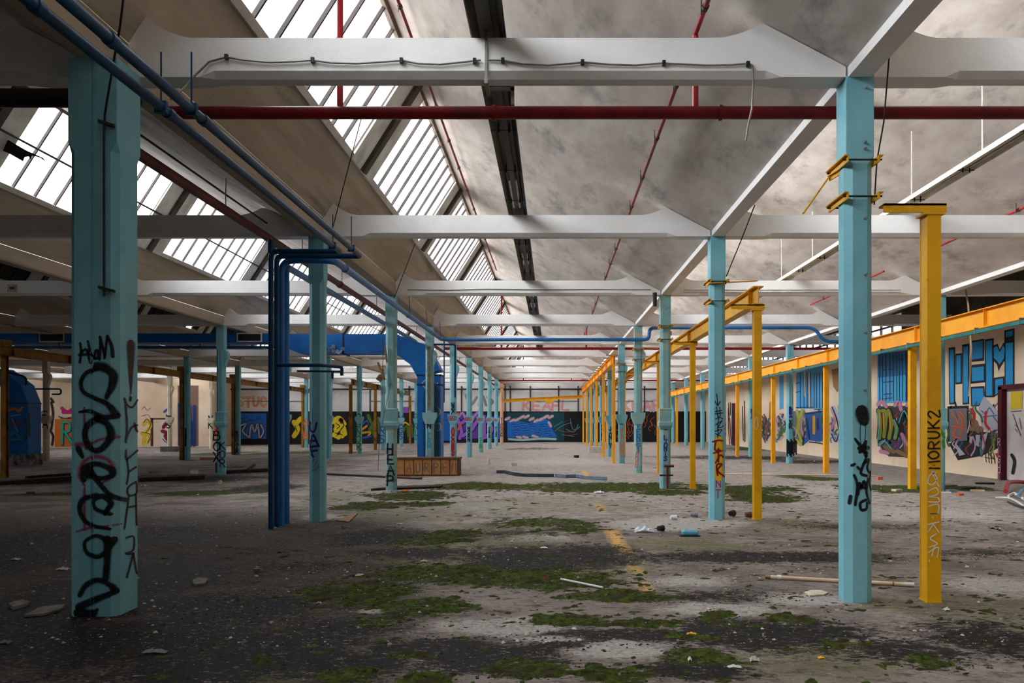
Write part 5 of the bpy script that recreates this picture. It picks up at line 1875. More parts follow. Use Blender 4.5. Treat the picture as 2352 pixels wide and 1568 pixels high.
# windows/pilasters of the far wall
mb = MB()
for x in (1172, 1218, 1283, 1328, 1160, 470, 520, 640, 700, 760, 850, 940, 1010, 1060, 1420, 1480, 1545):
    p = mfar(x, 900, 0)
    mb.box(p[0] - .05, p[0] + .05, YF - .06, YF, DADO, zc(1.9))
mb.build_each('mullion', STEEL_DK, wf)
mb = MB()
mb.tube([(XL_WALL * .7, YF - .25, zc(1.72)), (XR_WALL, YF - .25, zc(1.72))], .07, 8)
tag(mb.build('wall_pipe', BLACKM), 'black pipe running high along the far wall', 'pipe', None, 'thing')
mb = MB()
for x0, x1 in ((1230, 1330), (560, 700), (850, 1010), (1400, 1500)):
    p, q = mfar(x0, 921, 0), mfar(x1, 921, 0)
    mb.box(p[0], q[0], YF - .03, YF, p[2] - .04, p[2] + .04)
mb.build_each('window_ledge', GREYPL, wf)
# blue mural at the end of the aisle
mpoly('mural', [rect(1165, 947, 1296, 1012)], paint(14, 70, 84, .05), wf, mfar, .002, 'teal painted ground')
mpoly('mural', [[(1165, 962), (1190, 966), (1215, 972), (1245, 958), (1262, 966), (1268, 985), (1280, 1003), (1165, 1004)]], paint(26, 108, 200, .05), wf, mfar, .003, 'bright blue lettering block')
cl = [[(1164 + i * 11, 962 + 5 * math.sin(i * 1.3)), (1168 + i * 11, 960 + 5 * math.sin(i * 1.3))] for i in range(10)]
mstrokes('mural', cl + [[(1262, 972), (1264, 976)], [(1190, 1003), (1194, 1004)], [(1205, 1003), (1209, 1004)], [(1226, 1001), (1232, 1002)]], 11, paint(206, 180, 196, .45), wf, mfar, 'pale cloud puffs')
mstrokes('mural', [[(1170, 1008), (1200, 1010), (1240, 1007), (1275, 1008)]], 8, paint(160, 200, 204, .4), wf, mfar, 'pale spray along the bottom', base=.0035)
sw = []
for i, (cx, cy) in enumerate(((1182, 975), (1202, 978), (1225, 980), (1250, 980), (1185, 994), (1210, 995), (1236, 994), (1258, 996))):
    sw.append([(cx - 9, cy - 5), (cx + 6, cy - 6), (cx + 8, cy + 4), (cx - 5, cy + 5), (cx - 6, cy - 1), (cx + 3, cy)])
mstrokes('mural', sw, 1.8, paint(14, 52, 140, .3), wf, mfar, 'dark blue swirls', base=.006)
mstrokes('mural', [[(p[0] + 1, p[1] + 2) for p in s_] for s_ in sw], .9, paint(80, 160, 230, .3), wf, mfar, 'light blue swirls', base=.0075)
mstrokes('mural', [[(1275, 990), (1290, 978), (1312, 970)], [(1272, 980), (1292, 968)], [(1300, 985), (1318, 992), (1328, 975)], [(1310, 962), (1316, 985), (1332, 980)], [(1292, 998), (1318, 1002)]], 1.8, paint(70, 170, 170, .4), wf, mfar, 'teal slashes on black')
mstrokes('mural', [[(1280, 986), (1302, 992), (1330, 984)], [(1296, 970), (1300, 966)], [(1306, 1000), (1326, 996)]], 1.5, paint(196, 60, 56, .4), wf, mfar, 'red slashes on black')
def fartext(txt, x, y, size, w, c, lab, adv=1.0, xs=.9):
    mb = MB()
    write(mb, txt, x, -y, size, w, lambda u, v, o: mfar(u, -v, o), adv=adv, xs=xs)
    o = mb.build('graffiti_lettering', paint(*c, .3, .85), wf, normals=False)
    o['label'] = lab
fartext('KEAFL', 1202, 942, 20, 6.5, (232, 160, 160), 'faded pink letters on the white wall', xs=.95)
fartext('KEAF', 1430, 942, 22, 8, (232, 170, 170), 'faded pink letters', xs=.9)
fartext('STUC!', 548, 932, 20, 7, (240, 164, 120), 'faded orange letters', xs=.7)
mstrokes('mural', [[(1070, 908), (1080, 930), (1095, 912)], [(1100, 930), (1108, 908), (1116, 930)], [(1120, 912), (1132, 922), (1122, 932)]], 7, paint(226, 140, 40, .2), wf, mfar, 'orange outlined lettering')
mstrokes('mural', [[(1070, 908), (1080, 930), (1095, 912)], [(1100, 930), (1108, 908), (1116, 930)], [(1120, 912), (1132, 922), (1122, 932)]], 4, paint(80, 150, 210, .2), wf, mfar, 'light blue lettering', base=.007)
# purple piece behind the left columns
pur = [[(1052, 965), (1060, 990), (1056, 1005)], [(1062, 970), (1080, 960), (1082, 985), (1064, 1000)], [(1085, 985), (1100, 965), (1108, 1003)], [(1112, 970), (1112, 1004)], [(1118, 965), (1130, 985), (1116, 1003)]]
mpoly('mural', [rect(1017, 948, 1034, 1012), rect(1130, 955, 1150, 1008)], paint(22, 92, 180, .05), wf, mfar, .002, 'blue painted panels')
mpoly('mural', [[(1048, 962), (1070, 950), (1104, 948), (1130, 960), (1132, 1006), (1050, 1008)]], paint(96, 60, 160, .05), wf, mfar, .002, 'violet ground')
mstrokes('mural', pur, 15, paint(20, 14, 40, .2), wf, mfar, 'dark outline')
mstrokes('mural', pur, 10, paint(150, 96, 206, .2), wf, mfar, 'purple lettering', base=.007)
mstrokes('mural', [[(1055, 955), (1062, 948), (1068, 958)], [(1090, 955), (1100, 946), (1110, 956)]], 10, paint(190, 130, 200, .4), wf, mfar, 'lilac puffs', base=.003)
mstrokes('mural', [[(1053, 985), (1058, 975)], [(1046, 958), (1052, 950)]], 7, paint(220, 96, 60, .3), wf, mfar, 'orange dabs', base=.008)
# yellow creatures
yel = [[(676, 970), (684, 985), (676, 1000)], [(766, 968), (778, 960), (790, 972)], [(772, 985), (786, 978), (792, 995)], [(768, 998), (782, 990), (778, 1003)], [(690, 962), (680, 972)], [(775, 962), (772, 1000)], [(783, 966), (786, 1000)]]
mstrokes('mural', yel, 13, paint(222, 194, 30, .15), wf, mfar, 'yellow flame creature')
mstrokes('mural', [[(772, 972), (780, 978), (774, 984)], [(784, 968), (790, 976), (780, 990)], [(678, 978), (682, 990)], [(770, 994), (786, 998)]], 2.2, paint(30, 26, 14, .2), wf, mfar, 'black creature outlines', base=.0085)
mstrokes('mural', [[(826, 995), (850, 992), (845, 1002)], [(832, 986), (842, 978)]], 6, paint(200, 140, 30, .2), wf, mfar, 'ochre stripes')
mstrokes('mural', [[(846, 955), (856, 985), (862, 1004)], [(850, 985), (868, 960), (872, 992)], [(925, 990), (935, 980), (940, 1005)], [(944, 975), (950, 1000), (962, 982)]], 10, paint(74, 104, 40, .2), wf, mfar, 'green leaves')
mstrokes('mural', [[(832, 975), (842, 966), (848, 974)], [(836, 1005), (850, 1002)], [(940, 1005), (950, 1002)]], 7, paint(40, 84, 170, .4), wf, mfar, 'blue glow')
mstrokes('mural', [[(924, 978), (930, 970), (940, 976)]], 4, paint(220, 190, 40, .2), wf, mfar, 'yellow scribble')
mpoly('mural', [rect(922, 934, 940, 948)], paint(150, 80, 190, .05), wf, mfar, .002, 'violet panel')
# chrome piece on blue
mpoly('mural', [rect(512, 949, 612, 1009)], paint(30, 108, 196, .05), wf, mfar, .002, 'bright blue painted panel')
chrome = [[(552, 978), (566, 974), (558, 990), (572, 1004)], [(574, 1004), (578, 976), (586, 992), (592, 974), (596, 1004)], [(600, 976), (606, 990), (600, 1004)], [(516, 976), (526, 990), (518, 1002)], [(530, 976), (534, 1004)], [(538, 978), (546, 990), (540, 1004)]]
mstrokes('mural', chrome, 9, paint(24, 34, 70, .15), wf, mfar, 'navy outline')
mstrokes('mural', chrome, 5, paint(196, 196, 216, .15), wf, mfar, 'silver lettering', base=.007)
mstrokes('mural', [[(p[0] + 1, p[1] + 1) for p in s_] for s_ in chrome], 1.4, paint(50, 60, 120, .2), wf, mfar, 'navy inner lines', base=.009)
mstrokes('mural', [[(550, 964), (565, 958), (580, 966), (600, 956)], [(556, 968), (600, 962)]], 2, paint(20, 70, 140, .3), wf, mfar, 'blue scribbles', base=.004)
mpoly('mural', [rect(548, 1008, 612, 1019)], paint(26, 22, 22, .05), wf, mfar, .003, 'black strip under the panel')
# orange line work on black, right of the aisle
ol = []
r_ = random.Random(12)
for i in range(16):
    cx, cy = 1400 + i * 7.2, 960 + 40 * r_.random()
    ol.append([(cx + r_.uniform(-6, 6), cy - 10), (cx + r_.uniform(-7, 7), cy - 2), (cx + r_.uniform(-6, 6), cy + 6), (cx + r_.uniform(-8, 8), cy + 12)])
ol += [[(1440, 968), (1447, 995), (1454, 968)], [(1440, 990), (1447, 1002), (1456, 988)]]
mstrokes('mural', ol, 1.9, paint(190, 84, 34, .4), wf, mfar, 'burnt orange line drawing on black')

# cream end wall on the far left
mfl = wallmap_far(Y_FL)
mpoly('mural', [rect(126, 962, 176, 1026), rect(52, 985, 60, 1020)], paint(214, 122, 40, .05), wfl, mfl, .002, 'orange painted ground')
R_ = [[(144, 1020), (145, 970)], [(145, 970), (160, 972), (160, 990), (147, 992)], [(150, 992), (166, 1018)]]
mstrokes('mural', R_, 9, paint(24, 70, 66, .15), wfl, mfl, 'dark teal shadow of the big letter')
mstrokes('mural', [[(x - 1, y - 1) for x, y in s_] for s_ in R_], 6, paint(60, 176, 166, .15), wfl, mfl, 'turquoise letter R', base=.008)
mstrokes('mural', [[(143, 938), (156, 946), (170, 936)], [(146, 946), (168, 946)]], 10, paint(206, 40, 130, .2), wfl, mfl, 'magenta crumpled lettering')
mstrokes('mural', [[(135, 956), (150, 960), (172, 956)], [(140, 960), (168, 961)]], 2.6, paint(40, 34, 34, .3), wfl, mfl, 'grey outlined throw-up')
mstrokes('mural', [[(118, 925), (122, 950), (118, 985)], [(112, 985), (122, 1000), (120, 1020)], [(118, 916), (122, 922)]], 8, paint(64, 26, 34, .3), wfl, mfl, 'dark brown figure')
mstrokes('mural', [[(76, 940), (84, 925), (88, 960), (80, 1000)], [(14, 950), (20, 965), (8, 990)], [(82, 1005), (76, 1015)]], 6, paint(60, 40, 66, .4), wfl, mfl, 'dark purple strokes')
mpoly('mural', [rect(325, 1005, 350, 1024)], paint(238, 206, 170, .05), wfl, mfl, .001)
mstrokes('mural', [[(330, 975), (338, 965), (346, 978), (336, 990)], [(326, 995), (344, 1000), (338, 1015)], [(332, 1000), (330, 1018)]], 9, paint(226, 196, 44, .2), wfl, mfl, 'yellow bubble figure')
mstrokes('mural', [[(330, 970), (338, 962), (346, 976), (336, 992)], [(326, 992), (346, 998), (340, 1016)]], 1.6, paint(40, 30, 26, .2), wfl, mfl, 'black bubble outline', base=.009)
mstrokes('mural', [[(326, 940), (332, 934), (338, 942), (346, 936)], [(326, 955), (340, 952), (346, 962)]], 1.6, paint(200, 60, 50, .3), wfl, mfl, 'thin red scribble')
mpoly('mural', [rect(370, 968, 398, 1024)], paint(226, 220, 222, .05), wfl, mfl, .0015)
mstrokes('mural', [[(376, 980), (384, 972), (392, 990), (380, 1000), (388, 1012)], [(374, 990), (390, 996)]], 10, paint(150, 22, 44, .15), wfl, mfl, 'crimson lettering')
mstrokes('mural', [[(376, 980), (384, 974), (390, 990), (380, 1000)], [(374, 1008), (384, 1016), (394, 1006)]], 2, paint(24, 16, 26, .2), wfl, mfl, 'black crimson outlines', base=.009)
mstrokes('mural', [[(378, 945), (386, 940), (392, 946), (384, 954)]], 7, paint(100, 80, 170, .2), wfl, mfl, 'violet scribble ball')
mpoly('mural', [rect(408, 885, 456, 1024)], paint(126, 96, 84, .05), wfl, mfl, .001, 'brown doorway paint')
mstrokes('mural', [[(412, 930), (414, 1020)], [(422, 950), (422, 1020)], [(436, 935), (438, 1020)], [(447, 935), (446, 1020)]], 12, paint(20, 56, 120, .4), wfl, mfl, 'dark blue drips')
mstrokes('mural', [[(418, 968), (428, 990), (440, 970), (436, 1010)]], 12, paint(16, 70, 50, .4), wfl, mfl, 'green glow')
mstrokes('mural', [[(424, 898), (424, 918)], [(420, 918), (420, 950)]], 4, paint(40, 34, 40, .3), wfl, mfl, 'black mark')
mpoly('mural', [rect(346, 960, 352, 1024), rect(346, 960, 392, 963)], paint(72, 50, 42, .05), wfl, mfl, .002, 'brown door frame')

# right wall: tall blue letters, colourful pieces
def z6(pts):
    return [(1980 + p[0] / 2.903, 640 + p[1] / 2.903) for p in pts]
wrm = wallmap_right
blk = [[(578, 460), (622, 455), (622, 835), (582, 838)], [(624, 500), (668, 495), (668, 700), (624, 705)], [(668, 440), (716, 432), (716, 835), (672, 838)],
       [(724, 415), (816, 400), (816, 545), (724, 555)], [(724, 575), (822, 565), (822, 690), (726, 700)], [(726, 720), (818, 715), (822, 800), (780, 850), (728, 850)],
       [(820, 405), (880, 396), (880, 790), (822, 790)], [(868, 450), (905, 432), (920, 470), (945, 425), (965, 450), (955, 540), (918, 600), (914, 620), (900, 570), (872, 540)],
       [(880, 660), (950, 650), (950, 740), (880, 790)], [(950, 345), (1018, 330), (1018, 735), (952, 740)]]
mpoly('mural', [z6(p) for p in blk], paint(14, 14, 26, .05), wr, wrm, .002, 'black letter outlines')
blu = [[(586, 475), (614, 470), (614, 825), (590, 828)], [(631, 512), (660, 508), (660, 688), (631, 692)], [(676, 455), (708, 448), (708, 825), (678, 828)],
       [(732, 425), (806, 413), (806, 528), (732, 540)], [(734, 592), (814, 584), (814, 676), (734, 684)], [(734, 732), (810, 730), (814, 795), (778, 842), (736, 842)],
       [(828, 418), (870, 410), (870, 778), (830, 780)], [(878, 460), (902, 448), (920, 490), (942, 445), (955, 462), (948, 530), (918, 572), (904, 548), (880, 528)],
       [(890, 672), (942, 662), (942, 732), (890, 775)], [(960, 355), (1008, 342), (1008, 380), (960, 390)], [(958, 432), (1008, 424), (1008, 722), (960, 730)]]
mpoly('mural', [z6(p) for p in blu], paint(20, 146, 206, .05), wr, wrm, .003, 'tall sky blue letters')
# collage under it
mpoly('mural', [z6(p) for p in ([(570, 850), (712, 845), (716, 1080), (572, 1086)], [(720, 1010), (900, 1030), (925, 1120), (800, 1180), (640, 1210), (580, 1100)])], paint(30, 30, 36, .05), wr, wrm, .002, 'black underpainting')
mpoly('mural', [z6([(582, 868), (700, 862), (704, 1078), (586, 1084)])], paint(120, 116, 124, .05), wr, wrm, .003, 'grey painted window')
mpoly('mural', [z6([(790, 830), (816, 782), (930, 910), (920, 1000), (860, 1010), (800, 1000), (785, 900)]), z6([(620, 1090), (690, 1170), (650, 1180)]), z6([(760, 1040), (790, 1040), (780, 1120), (762, 1110)]), z6([(810, 1040), (842, 1020), (810, 1140), (800, 1130)]), z6([(720, 1050), (744, 1050), (730, 1100), (716, 1090)])],
      paint(178, 176, 186, .05), wr, wrm, .0032, 'grey house shape')
mstrokes('mural', [z6(p) for p in ([(600, 900), (640, 960), (610, 1040), (650, 1060)], [(640, 900), (670, 950), (660, 1040)], [(610, 980), (690, 1000)], [(660, 890), (690, 930)])], 6, paint(206, 104, 48, .3), wr, wrm, 'orange flames')
mstrokes('mural', [z6(p) for p in ([(800, 880), (830, 900), (850, 860), (880, 900)], [(810, 920), (900, 910)], [(620, 880), (640, 930)], [(880, 920), (910, 960)])], 3, paint(50, 90, 160, .3), wr, wrm, 'blue scribbles on grey')
mstrokes('mural', [z6(p) for p in ([(735, 870), (750, 900), (745, 950)], [(900, 1170), (915, 1200), (918, 1230)], [(830, 890), (825, 960), (850, 1000)])], 7, paint(196, 30, 44, .2), wr, wrm, 'red patches')
mstrokes('mural', [z6(p) for p in ([(735, 1000), (790, 1000)], [(760, 960), (775, 1010)])], 14, paint(134, 106, 84, .2), wr, wrm, 'brown patch')
mstrokes('mural', [z6(p) for p in ([(860, 1040), (915, 1030)], [(862, 1060), (915, 1050)], [(870, 1020), (870, 1095)])], 5, paint(90, 100, 70, .2), wr, wrm, 'olive window')
mstrokes('mural', [z6(p) for p in ([(825, 1160), (830, 1220)], [(845, 1160), (850, 1225)], [(862, 1160), (866, 1230)], [(820, 1190), (880, 1200)], [(880, 1160), (890, 1230)])], 2.2, paint(30, 26, 30, .3), wr, wrm, 'thin black writing')
# second blue block nearer the middle
mpoly('mural', [z6([(104, 500), (350, 470), (350, 780), (300, 825), (104, 830)])], paint(22, 112, 168, .05), wr, wrm, .002, 'blue painted panel')
mpoly('mural', [z6([(104, 660), (300, 640), (300, 825), (104, 828)])], paint(60, 164, 214, .05), wr, wrm, .0025, 'light blue lower half')
mstrokes('mural', [z6([(x, 500), (x + 2, 810)]) for x in (118, 138, 160, 186, 210, 232, 250, 270, 300)] + [z6([(296, 480), (296, 820)]), z6([(140, 610), (160, 606)]), z6([(180, 604), (210, 600)]), z6([(140, 690), (210, 684)]), z6([(246, 540), (268, 536)]), z6([(150, 770), (200, 765)]), z6([(150, 800), (200, 795)]), z6([(330, 480), (330, 780)])],
         2.2, paint(12, 30, 70, .2), wr, wrm, 'navy letter lines', smooth=False)
mstrokes('mural', [z6(p) for p in ([(110, 835), (135, 815), (160, 850)], [(225, 840), (245, 820), (262, 870)], [(305, 840), (320, 825), (335, 880)], [(330, 900), (330, 1020)], [(270, 1040), (300, 1100)], [(130, 1150), (170, 1160)])], 12, paint(190, 130, 166, .3), wr, wrm, 'pink clouds')
mpoly('mural', [z6([(104, 850), (345, 845), (345, 1080), (318, 1190), (180, 1185), (104, 1110)])], paint(66, 54, 60, .05), wr, wrm, .0018, 'dark ground of the colourful piece')
pcs = [[(115, 880), (125, 960), (118, 1060)], [(140, 880), (165, 900), (150, 1050)], [(180, 880), (200, 960), (185, 1060)], [(215, 950), (235, 1000), (225, 1060)], [(255, 960), (290, 890), (320, 960)], [(260, 980), (270, 1040)]]
mstrokes('mural', [z6(p) for p in pcs], 15, paint(22, 20, 26, .1), wr, wrm, 'black outline', base=.005)
mstrokes('mural', [z6(p) for p in pcs[:4]], 10, paint(130, 146, 50, .15), wr, wrm, 'olive green letters', base=.0075)
mstrokes('mural', [z6(p) for p in ([(120, 900), (122, 990)], [(146, 900), (150, 1000)], [(188, 900), (194, 1010)])], 4.5, paint(220, 150, 50, .3), wr, wrm, 'orange letter cores', base=.009)
mstrokes('mural', [z6(p) for p in ([(250, 960), (285, 880), (318, 950)], [(220, 940), (240, 1000), (220, 1060)], [(110, 1110), (150, 1080), (200, 1130)], [(106, 900), (118, 1000), (108, 1080)])], 3, paint(70, 186, 200, .2), wr, wrm, 'turquoise outlines', base=.01)
mstrokes('mural', [z6(p) for p in ([(250, 1030), (280, 1040), (300, 1150)], [(240, 1150), (300, 1180)], [(160, 1120), (210, 1150)])], 13, paint(130, 102, 64, .2), wr, wrm, 'brown base shapes', base=.004)
# piece seen left of the nearest right column: light blue boards and a blue house front
def z5(pts):
    return [(1640 + p[0] / 4.125, 720 + p[1] / 4.125) for p in pts]
mpoly('mural', [z5([(620, 590), (660, 580), (660, 900), (622, 910)]), z5([(780, 560), (1070, 480), (1070, 905), (780, 900)])], paint(70, 160, 214, .05), wr, wrm, .002, 'sky blue boards')
mstrokes('mural', [z5([(x, 560), (x, 890)]) for x in (820, 855, 885, 920, 950, 975, 1000, 1030)] + [z5([(780, 660), (820, 650)]), z5([(780, 745), (820, 738)]), z5([(1030, 680), (1068, 670)]), z5([(1030, 780), (1068, 775)]), z5([(780, 890), (940, 885)]), z5([(955, 910), (1065, 905)])], 2.0, paint(18, 40, 84, .2), wr, wrm, 'navy board lines', smooth=False)
mstrokes('mural', [z5(p) for p in ([(860, 530), (865, 780)], [(905, 560), (910, 880)])], 4, paint(206, 176, 150, .2), wr, wrm, 'bare plaster strips', base=.006)
mpoly('mural', [z5([(690, 930), (860, 915), (860, 1230), (760, 1240), (690, 1200)])], paint(112, 118, 122, .05), wr, wrm, .0018, 'grey ground of the left piece')
mpoly('mural', [z5([(860, 940), (1065, 910), (1060, 1200), (1000, 1215), (905, 1200), (845, 1250), (870, 1100)])], paint(38, 96, 176, .05), wr, wrm, .003, 'blue house front')
mstrokes('mural', [z5(p) for p in ([(950, 980), (950, 1130)],)], 8, paint(232, 176, 30, .2), wr, wrm, 'yellow door shape', base=.006)
mstrokes('mural', [z5(p) for p in ([(985, 1000), (990, 1090)], [(880, 1000), (905, 1180)], [(1040, 950), (1050, 1190)], [(870, 950), (1060, 925)])], 4, paint(22, 40, 110, .2), wr, wrm, 'navy shading shapes', base=.007)
mstrokes('mural', [z5(p) for p in ([(790, 920), (805, 1010), (795, 1090), (830, 1210)], [(840, 910), (815, 1000), (800, 1090)], [(784, 1200), (820, 1240)])], 8, paint(176, 182, 78, .15), wr, wrm, 'olive yellow letters', base=.006)
mstrokes('mural', [z5(p) for p in ([(835, 930), (825, 1090), (860, 1160)], [(1120, 900), (1150, 980), (1120, 1080)], [(1190, 880), (1205, 1000)])], 9, paint(200, 150, 180, .25), wr, wrm, 'pink strokes')
mstrokes('mural', [z5(p) for p in ([(1135, 890), (1180, 1000), (1200, 1190)], [(1120, 1130), (1160, 1200), (1210, 1060)])], 9, paint(176, 196, 226, .2), wr, wrm, 'pale blue strokes', base=.006)
mstrokes('mural', [z5(p) for p in ([(1125, 885), (1170, 1010), (1215, 1240)], [(1120, 1140), (1160, 1210), (1200, 1090)], [(910, 1215), (1000, 1225), (1055, 1240)], [(845, 1245), (860, 1130)])], 3, paint(20, 18, 26, .2), wr, wrm, 'black contour lines', base=.009)
mstrokes('mural', [z5(p) for p in ([(440, 960), (470, 1000), (455, 1090)], [(490, 980), (510, 1080), (480, 1180)], [(450, 1120), (500, 1200)], [(520, 1000), (530, 1120)], [(620, 980), (640, 1100), (610, 1190)])], 5, paint(90, 110, 96, .3), wr, wrm, 'grey green scribble')
mstrokes('mural', [z5(p) for p in ([(445, 1000), (480, 1050)], [(500, 1000), (470, 1130), (520, 1150)], [(455, 1150), (490, 1220)])], 3, paint(84, 50, 120, .3), wr, wrm, 'violet scribble', base=.007)
mstrokes('mural', [z5(p) for p in ([(480, 960), (490, 1040)], [(520, 1060), (500, 1160)])], 3, paint(200, 60, 50, .3), wr, wrm, 'red scribble', base=.009)
mpoly('mural', [z5([(1115, 530), (1205, 505), (1208, 690), (1170, 750), (1130, 690)]), z5([(525, 840), (565, 810), (565, 1010), (520, 1000)])], paint(176, 124, 76, .05), wr, wrm, .001, 'exposed brown brickwork')
mstrokes('mural', [z5(p) for p in ([(135, 900), (140, 1100), (150, 1240)], [(150, 1000), (165, 1230)])], 3, paint(130, 50, 60, .3), wr, wrm, 'dark red drips')
mstrokes('mural', [z5(p) for p in ([(140, 850), (145, 1000)], [(158, 840), (156, 960)], [(270, 880), (280, 1200)], [(290, 830), (295, 1210)])], 2.5, paint(30, 26, 30, .3), wr, wrm, 'black drips', base=.007)

_r = random.Random(77)
_pal = [(40, 36, 44), (196, 150, 186), (120, 140, 60), (70, 150, 180), (130, 100, 70), (60, 70, 130), (200, 190, 200), (150, 60, 70), (40, 110, 90)]
for _i, _c in enumerate(_pal):
    sts = []
    for _k in range(14):
        px = _r.choice([_r.uniform(1748, 1830), _r.uniform(1830, 1930), _r.uniform(2018, 2096), _r.uniform(2182, 2295)])
        sc_ = (px - VX) / 900.0
        cy = 975 + _r.uniform(-30, 48) * sc_ * 1.1
        w_ = 9 * sc_
        sts.append([(px + _r.uniform(-w_, w_), cy - 22 * sc_), (px + _r.uniform(-w_, w_), cy - 8 * sc_), (px + _r.uniform(-w_, w_) * 1.4, cy + 6 * sc_), (px + _r.uniform(-w_, w_), cy + 18 * sc_)])
    mstrokes('mural', sts, _r.uniform(2.5, 6), paint(*_c, .2), wr, wrm, None, base=.0012 + .0001 * _i)

# doors in the right wall
def y_at(px):
    return XR_WALL * F / (px - VX)
droot = empty('door_1', (XR_WALL, y_at(1690), 0))
struct(droot)
mb = MB()
mb.box(XR_WALL - .05, XR_WALL, y_at(1696), y_at(1682), gz(0), zc(.85))
mb.build('door_panel', surf('plum_door', rgb(70, 28, 60), var=rgb(40, 16, 40), vs=2), droot)
# maroon frame near the right edge of the view
ya, yb2 = y_at(2352 + 40), y_at(2306)
droot = empty('door_2', (XR_WALL, (ya + yb2) / 2, 0))
struct(droot)
mb = MB()
zt2 = H + (VY - 893) / F * yb2
mb.box(XR_WALL - .18, XR_WALL - .0, yb2 - .2, yb2, gz(0), zt2 + .05)
mb.box(XR_WALL - .18, XR_WALL - .0, ya - 1.2, yb2, zt2 - .02, zt2 + .1)
mb.build('door_frame', MAROON, droot)
mb = MB()
mb.box(XR_WALL - .03, XR_WALL - .005, ya - 1.2, yb2 - .2, gz(0) + .02, zt2)
mb.build('door_panel', surf('white_door', rgb(214, 206, 204), var=rgb(196, 186, 182)), droot)
mpoly('paint_patch', [[(2325, 900), (2351, 898), (2351, 938), (2325, 940)]], paint(216, 184, 40, .05), droot, lambda a, b, o: (XR_WALL - .04 - o, y_at(a), H + (VY - b) / F * y_at(a)), .001, 'yellow pane')
mbk = MB()
dm = lambda a, b, o: (XR_WALL - .045 - o, y_at(a), H + (VY - b) / F * y_at(a))
for s_ in ([(2326, 945), (2350, 943)], [(2330, 950), (2348, 1000)], [(2336, 975), (2340, 980)], [(2336, 985), (2341, 992)], [(2345, 960), (2350, 985)]):
    stroke(mbk, s_, 1.6, dm)
stroke(mbk, [(2328, 1045), (2334, 1060), (2330, 1085)], 9, dm)
mbk.build('graffiti_tag', paint(24, 22, 24, .2), droot, normals=False)
mbk = MB()
fm = lambda a, b, o: (XR_WALL - .18 - o, y_at(a) , H + (VY - b) / F * y_at(a))
fr_map = lambda u, v, o: (XR_WALL - .18 - o, yb2 - .1 - u, v)
write(mbk, 'RIGHT', -.09, .95, .2, .035, fr_map, vertical=True, xs=.75)
mbk.build('graffiti_tag', paint(206, 180, 196, .25, .85), droot, normals=False)

# ================================================================== brown box
bx0, bx1 = -3.02 * H, -1.80 * H
by0 = 25.25
bz = gz(-2.4 * H)
bt = bz + .55
root = empty('panelled_box', ((bx0 + bx1) / 2, by0 + .35, bz))
tag(root, 'low brown panelled wooden box with grey letters, before the half stripped column', 'box', None, 'thing')
mb = MB()
mb.box(bx0 + .01, bx1 - .01, by0 + .02, by0 + .7, bz - .02, bt - .03)
mb.build('body', BOXW, root)
mb = MB()
mb.box(bx0 - .02, bx1 + .02, by0 - .02, by0 + .74, bt - .03, bt + .02)
mb.box(bx0, bx1, by0, by0 + .03, bz - .02, bz + .05)
mb.box(bx1 - .05, bx1, by0 - .004, by0 + .7, bz, bt - .03)
mb.build('rim', BOXF, root)
npn = 7
mb = MB()
for i in range(npn + 1):
    x = bx0 + (bx1 - bx0) * i / npn
    mb.box(x - .012, x + .012, by0 + .004, by0 + .03, bz, bt - .03)
mb.build_each('batten', BOXF, root)
mb = MB()
for i, ch in enumerate('AURPEM'):
    x = bx0 + (bx1 - bx0) * (i + 1 + .25) / npn
    write(mb, ch, x, bz + .13, .27, .03, column_map(by0 + .018), xs=.55)
o = mb.build('lettering', paint(84, 92, 104, .2, .95), root, normals=False)
o['label'] = 'grey painted letters'

# ================================================================== litter
def ground(p, dz=0.0):
    return Vector((p.x, p.y, gz(p.x) + dz))

def stick(name, a, b, r, mat, label, cat, dz=None, parts=()):
    A, B = fl(*a), fl(*b)
    d = dz if dz is not None else r + .004
    A, B = ground(A, d), ground(B, d)
    root = empty(name, ground(A))
    tag(root, label, cat, None, 'thing')
    mb = MB()
    mb.tube([A, B], r, 10)
    mb.build('shaft', mat, root, smooth=True)
    for t0, t1, k, m_, nm in parts:
        mb = MB()
        mb.tube([A.lerp(B, t0), A.lerp(B, t1)], r * k, 10)
        mb.build(nm, m_, root, smooth=True)
    return root

stick('broom_handle', (1757, 1329), (2100, 1348), .019, WOOD_P, 'long pale wooden pole lying behind the nearest right column', 'pole',
      parts=[(.0, .04, 1.08, WOOD, 'worn_tip'), (.085, .115, 1.3, PAPER, 'tape'), (.86, .87, 1.4, WOOD, 'ring'), (.93, 1.0, 1.12, TUBE_W, 'end_cap')])
stick('plastic_tube', (1288, 1333), (1385, 1353), .012, PAPER, 'short white plastic tube lying on the moss mid floor', 'tube')
stick('metal_rod', (2172, 1232), (2222, 1236), .012, GREYPL, 'thin grey rod lying right of the lettered yellow post', 'rod')
stick('pipe', (752, 1091), (968, 1101), .035, SLATE, 'slate blue pipe lying left of the brown panelled box', 'pipe', parts=[(.75, .9, 1.05, RUST_R, 'rusty_section')])

def slab(name, pts, h, mat, label, cat, dz=.003, tilt=0.0, group=None):
    """flat piece whose outline is given on the ground in image pixels"""
    P = [fl(*p) for p in pts]
    root_z = [gz(p.x) + dz + tilt * i / max(1, len(P) - 1) for i, p in enumerate(P)]
    mb = MB()
    lo = [(p.x, p.y, z) for p, z in zip(P, root_z)]
    hi = [(p.x, p.y, z + h) for p, z in zip(P, root_z)]
    mb.loft([lo, hi])
    o = mb.build(name, mat)
    tag(o, label, cat, group, 'thing')
    return o

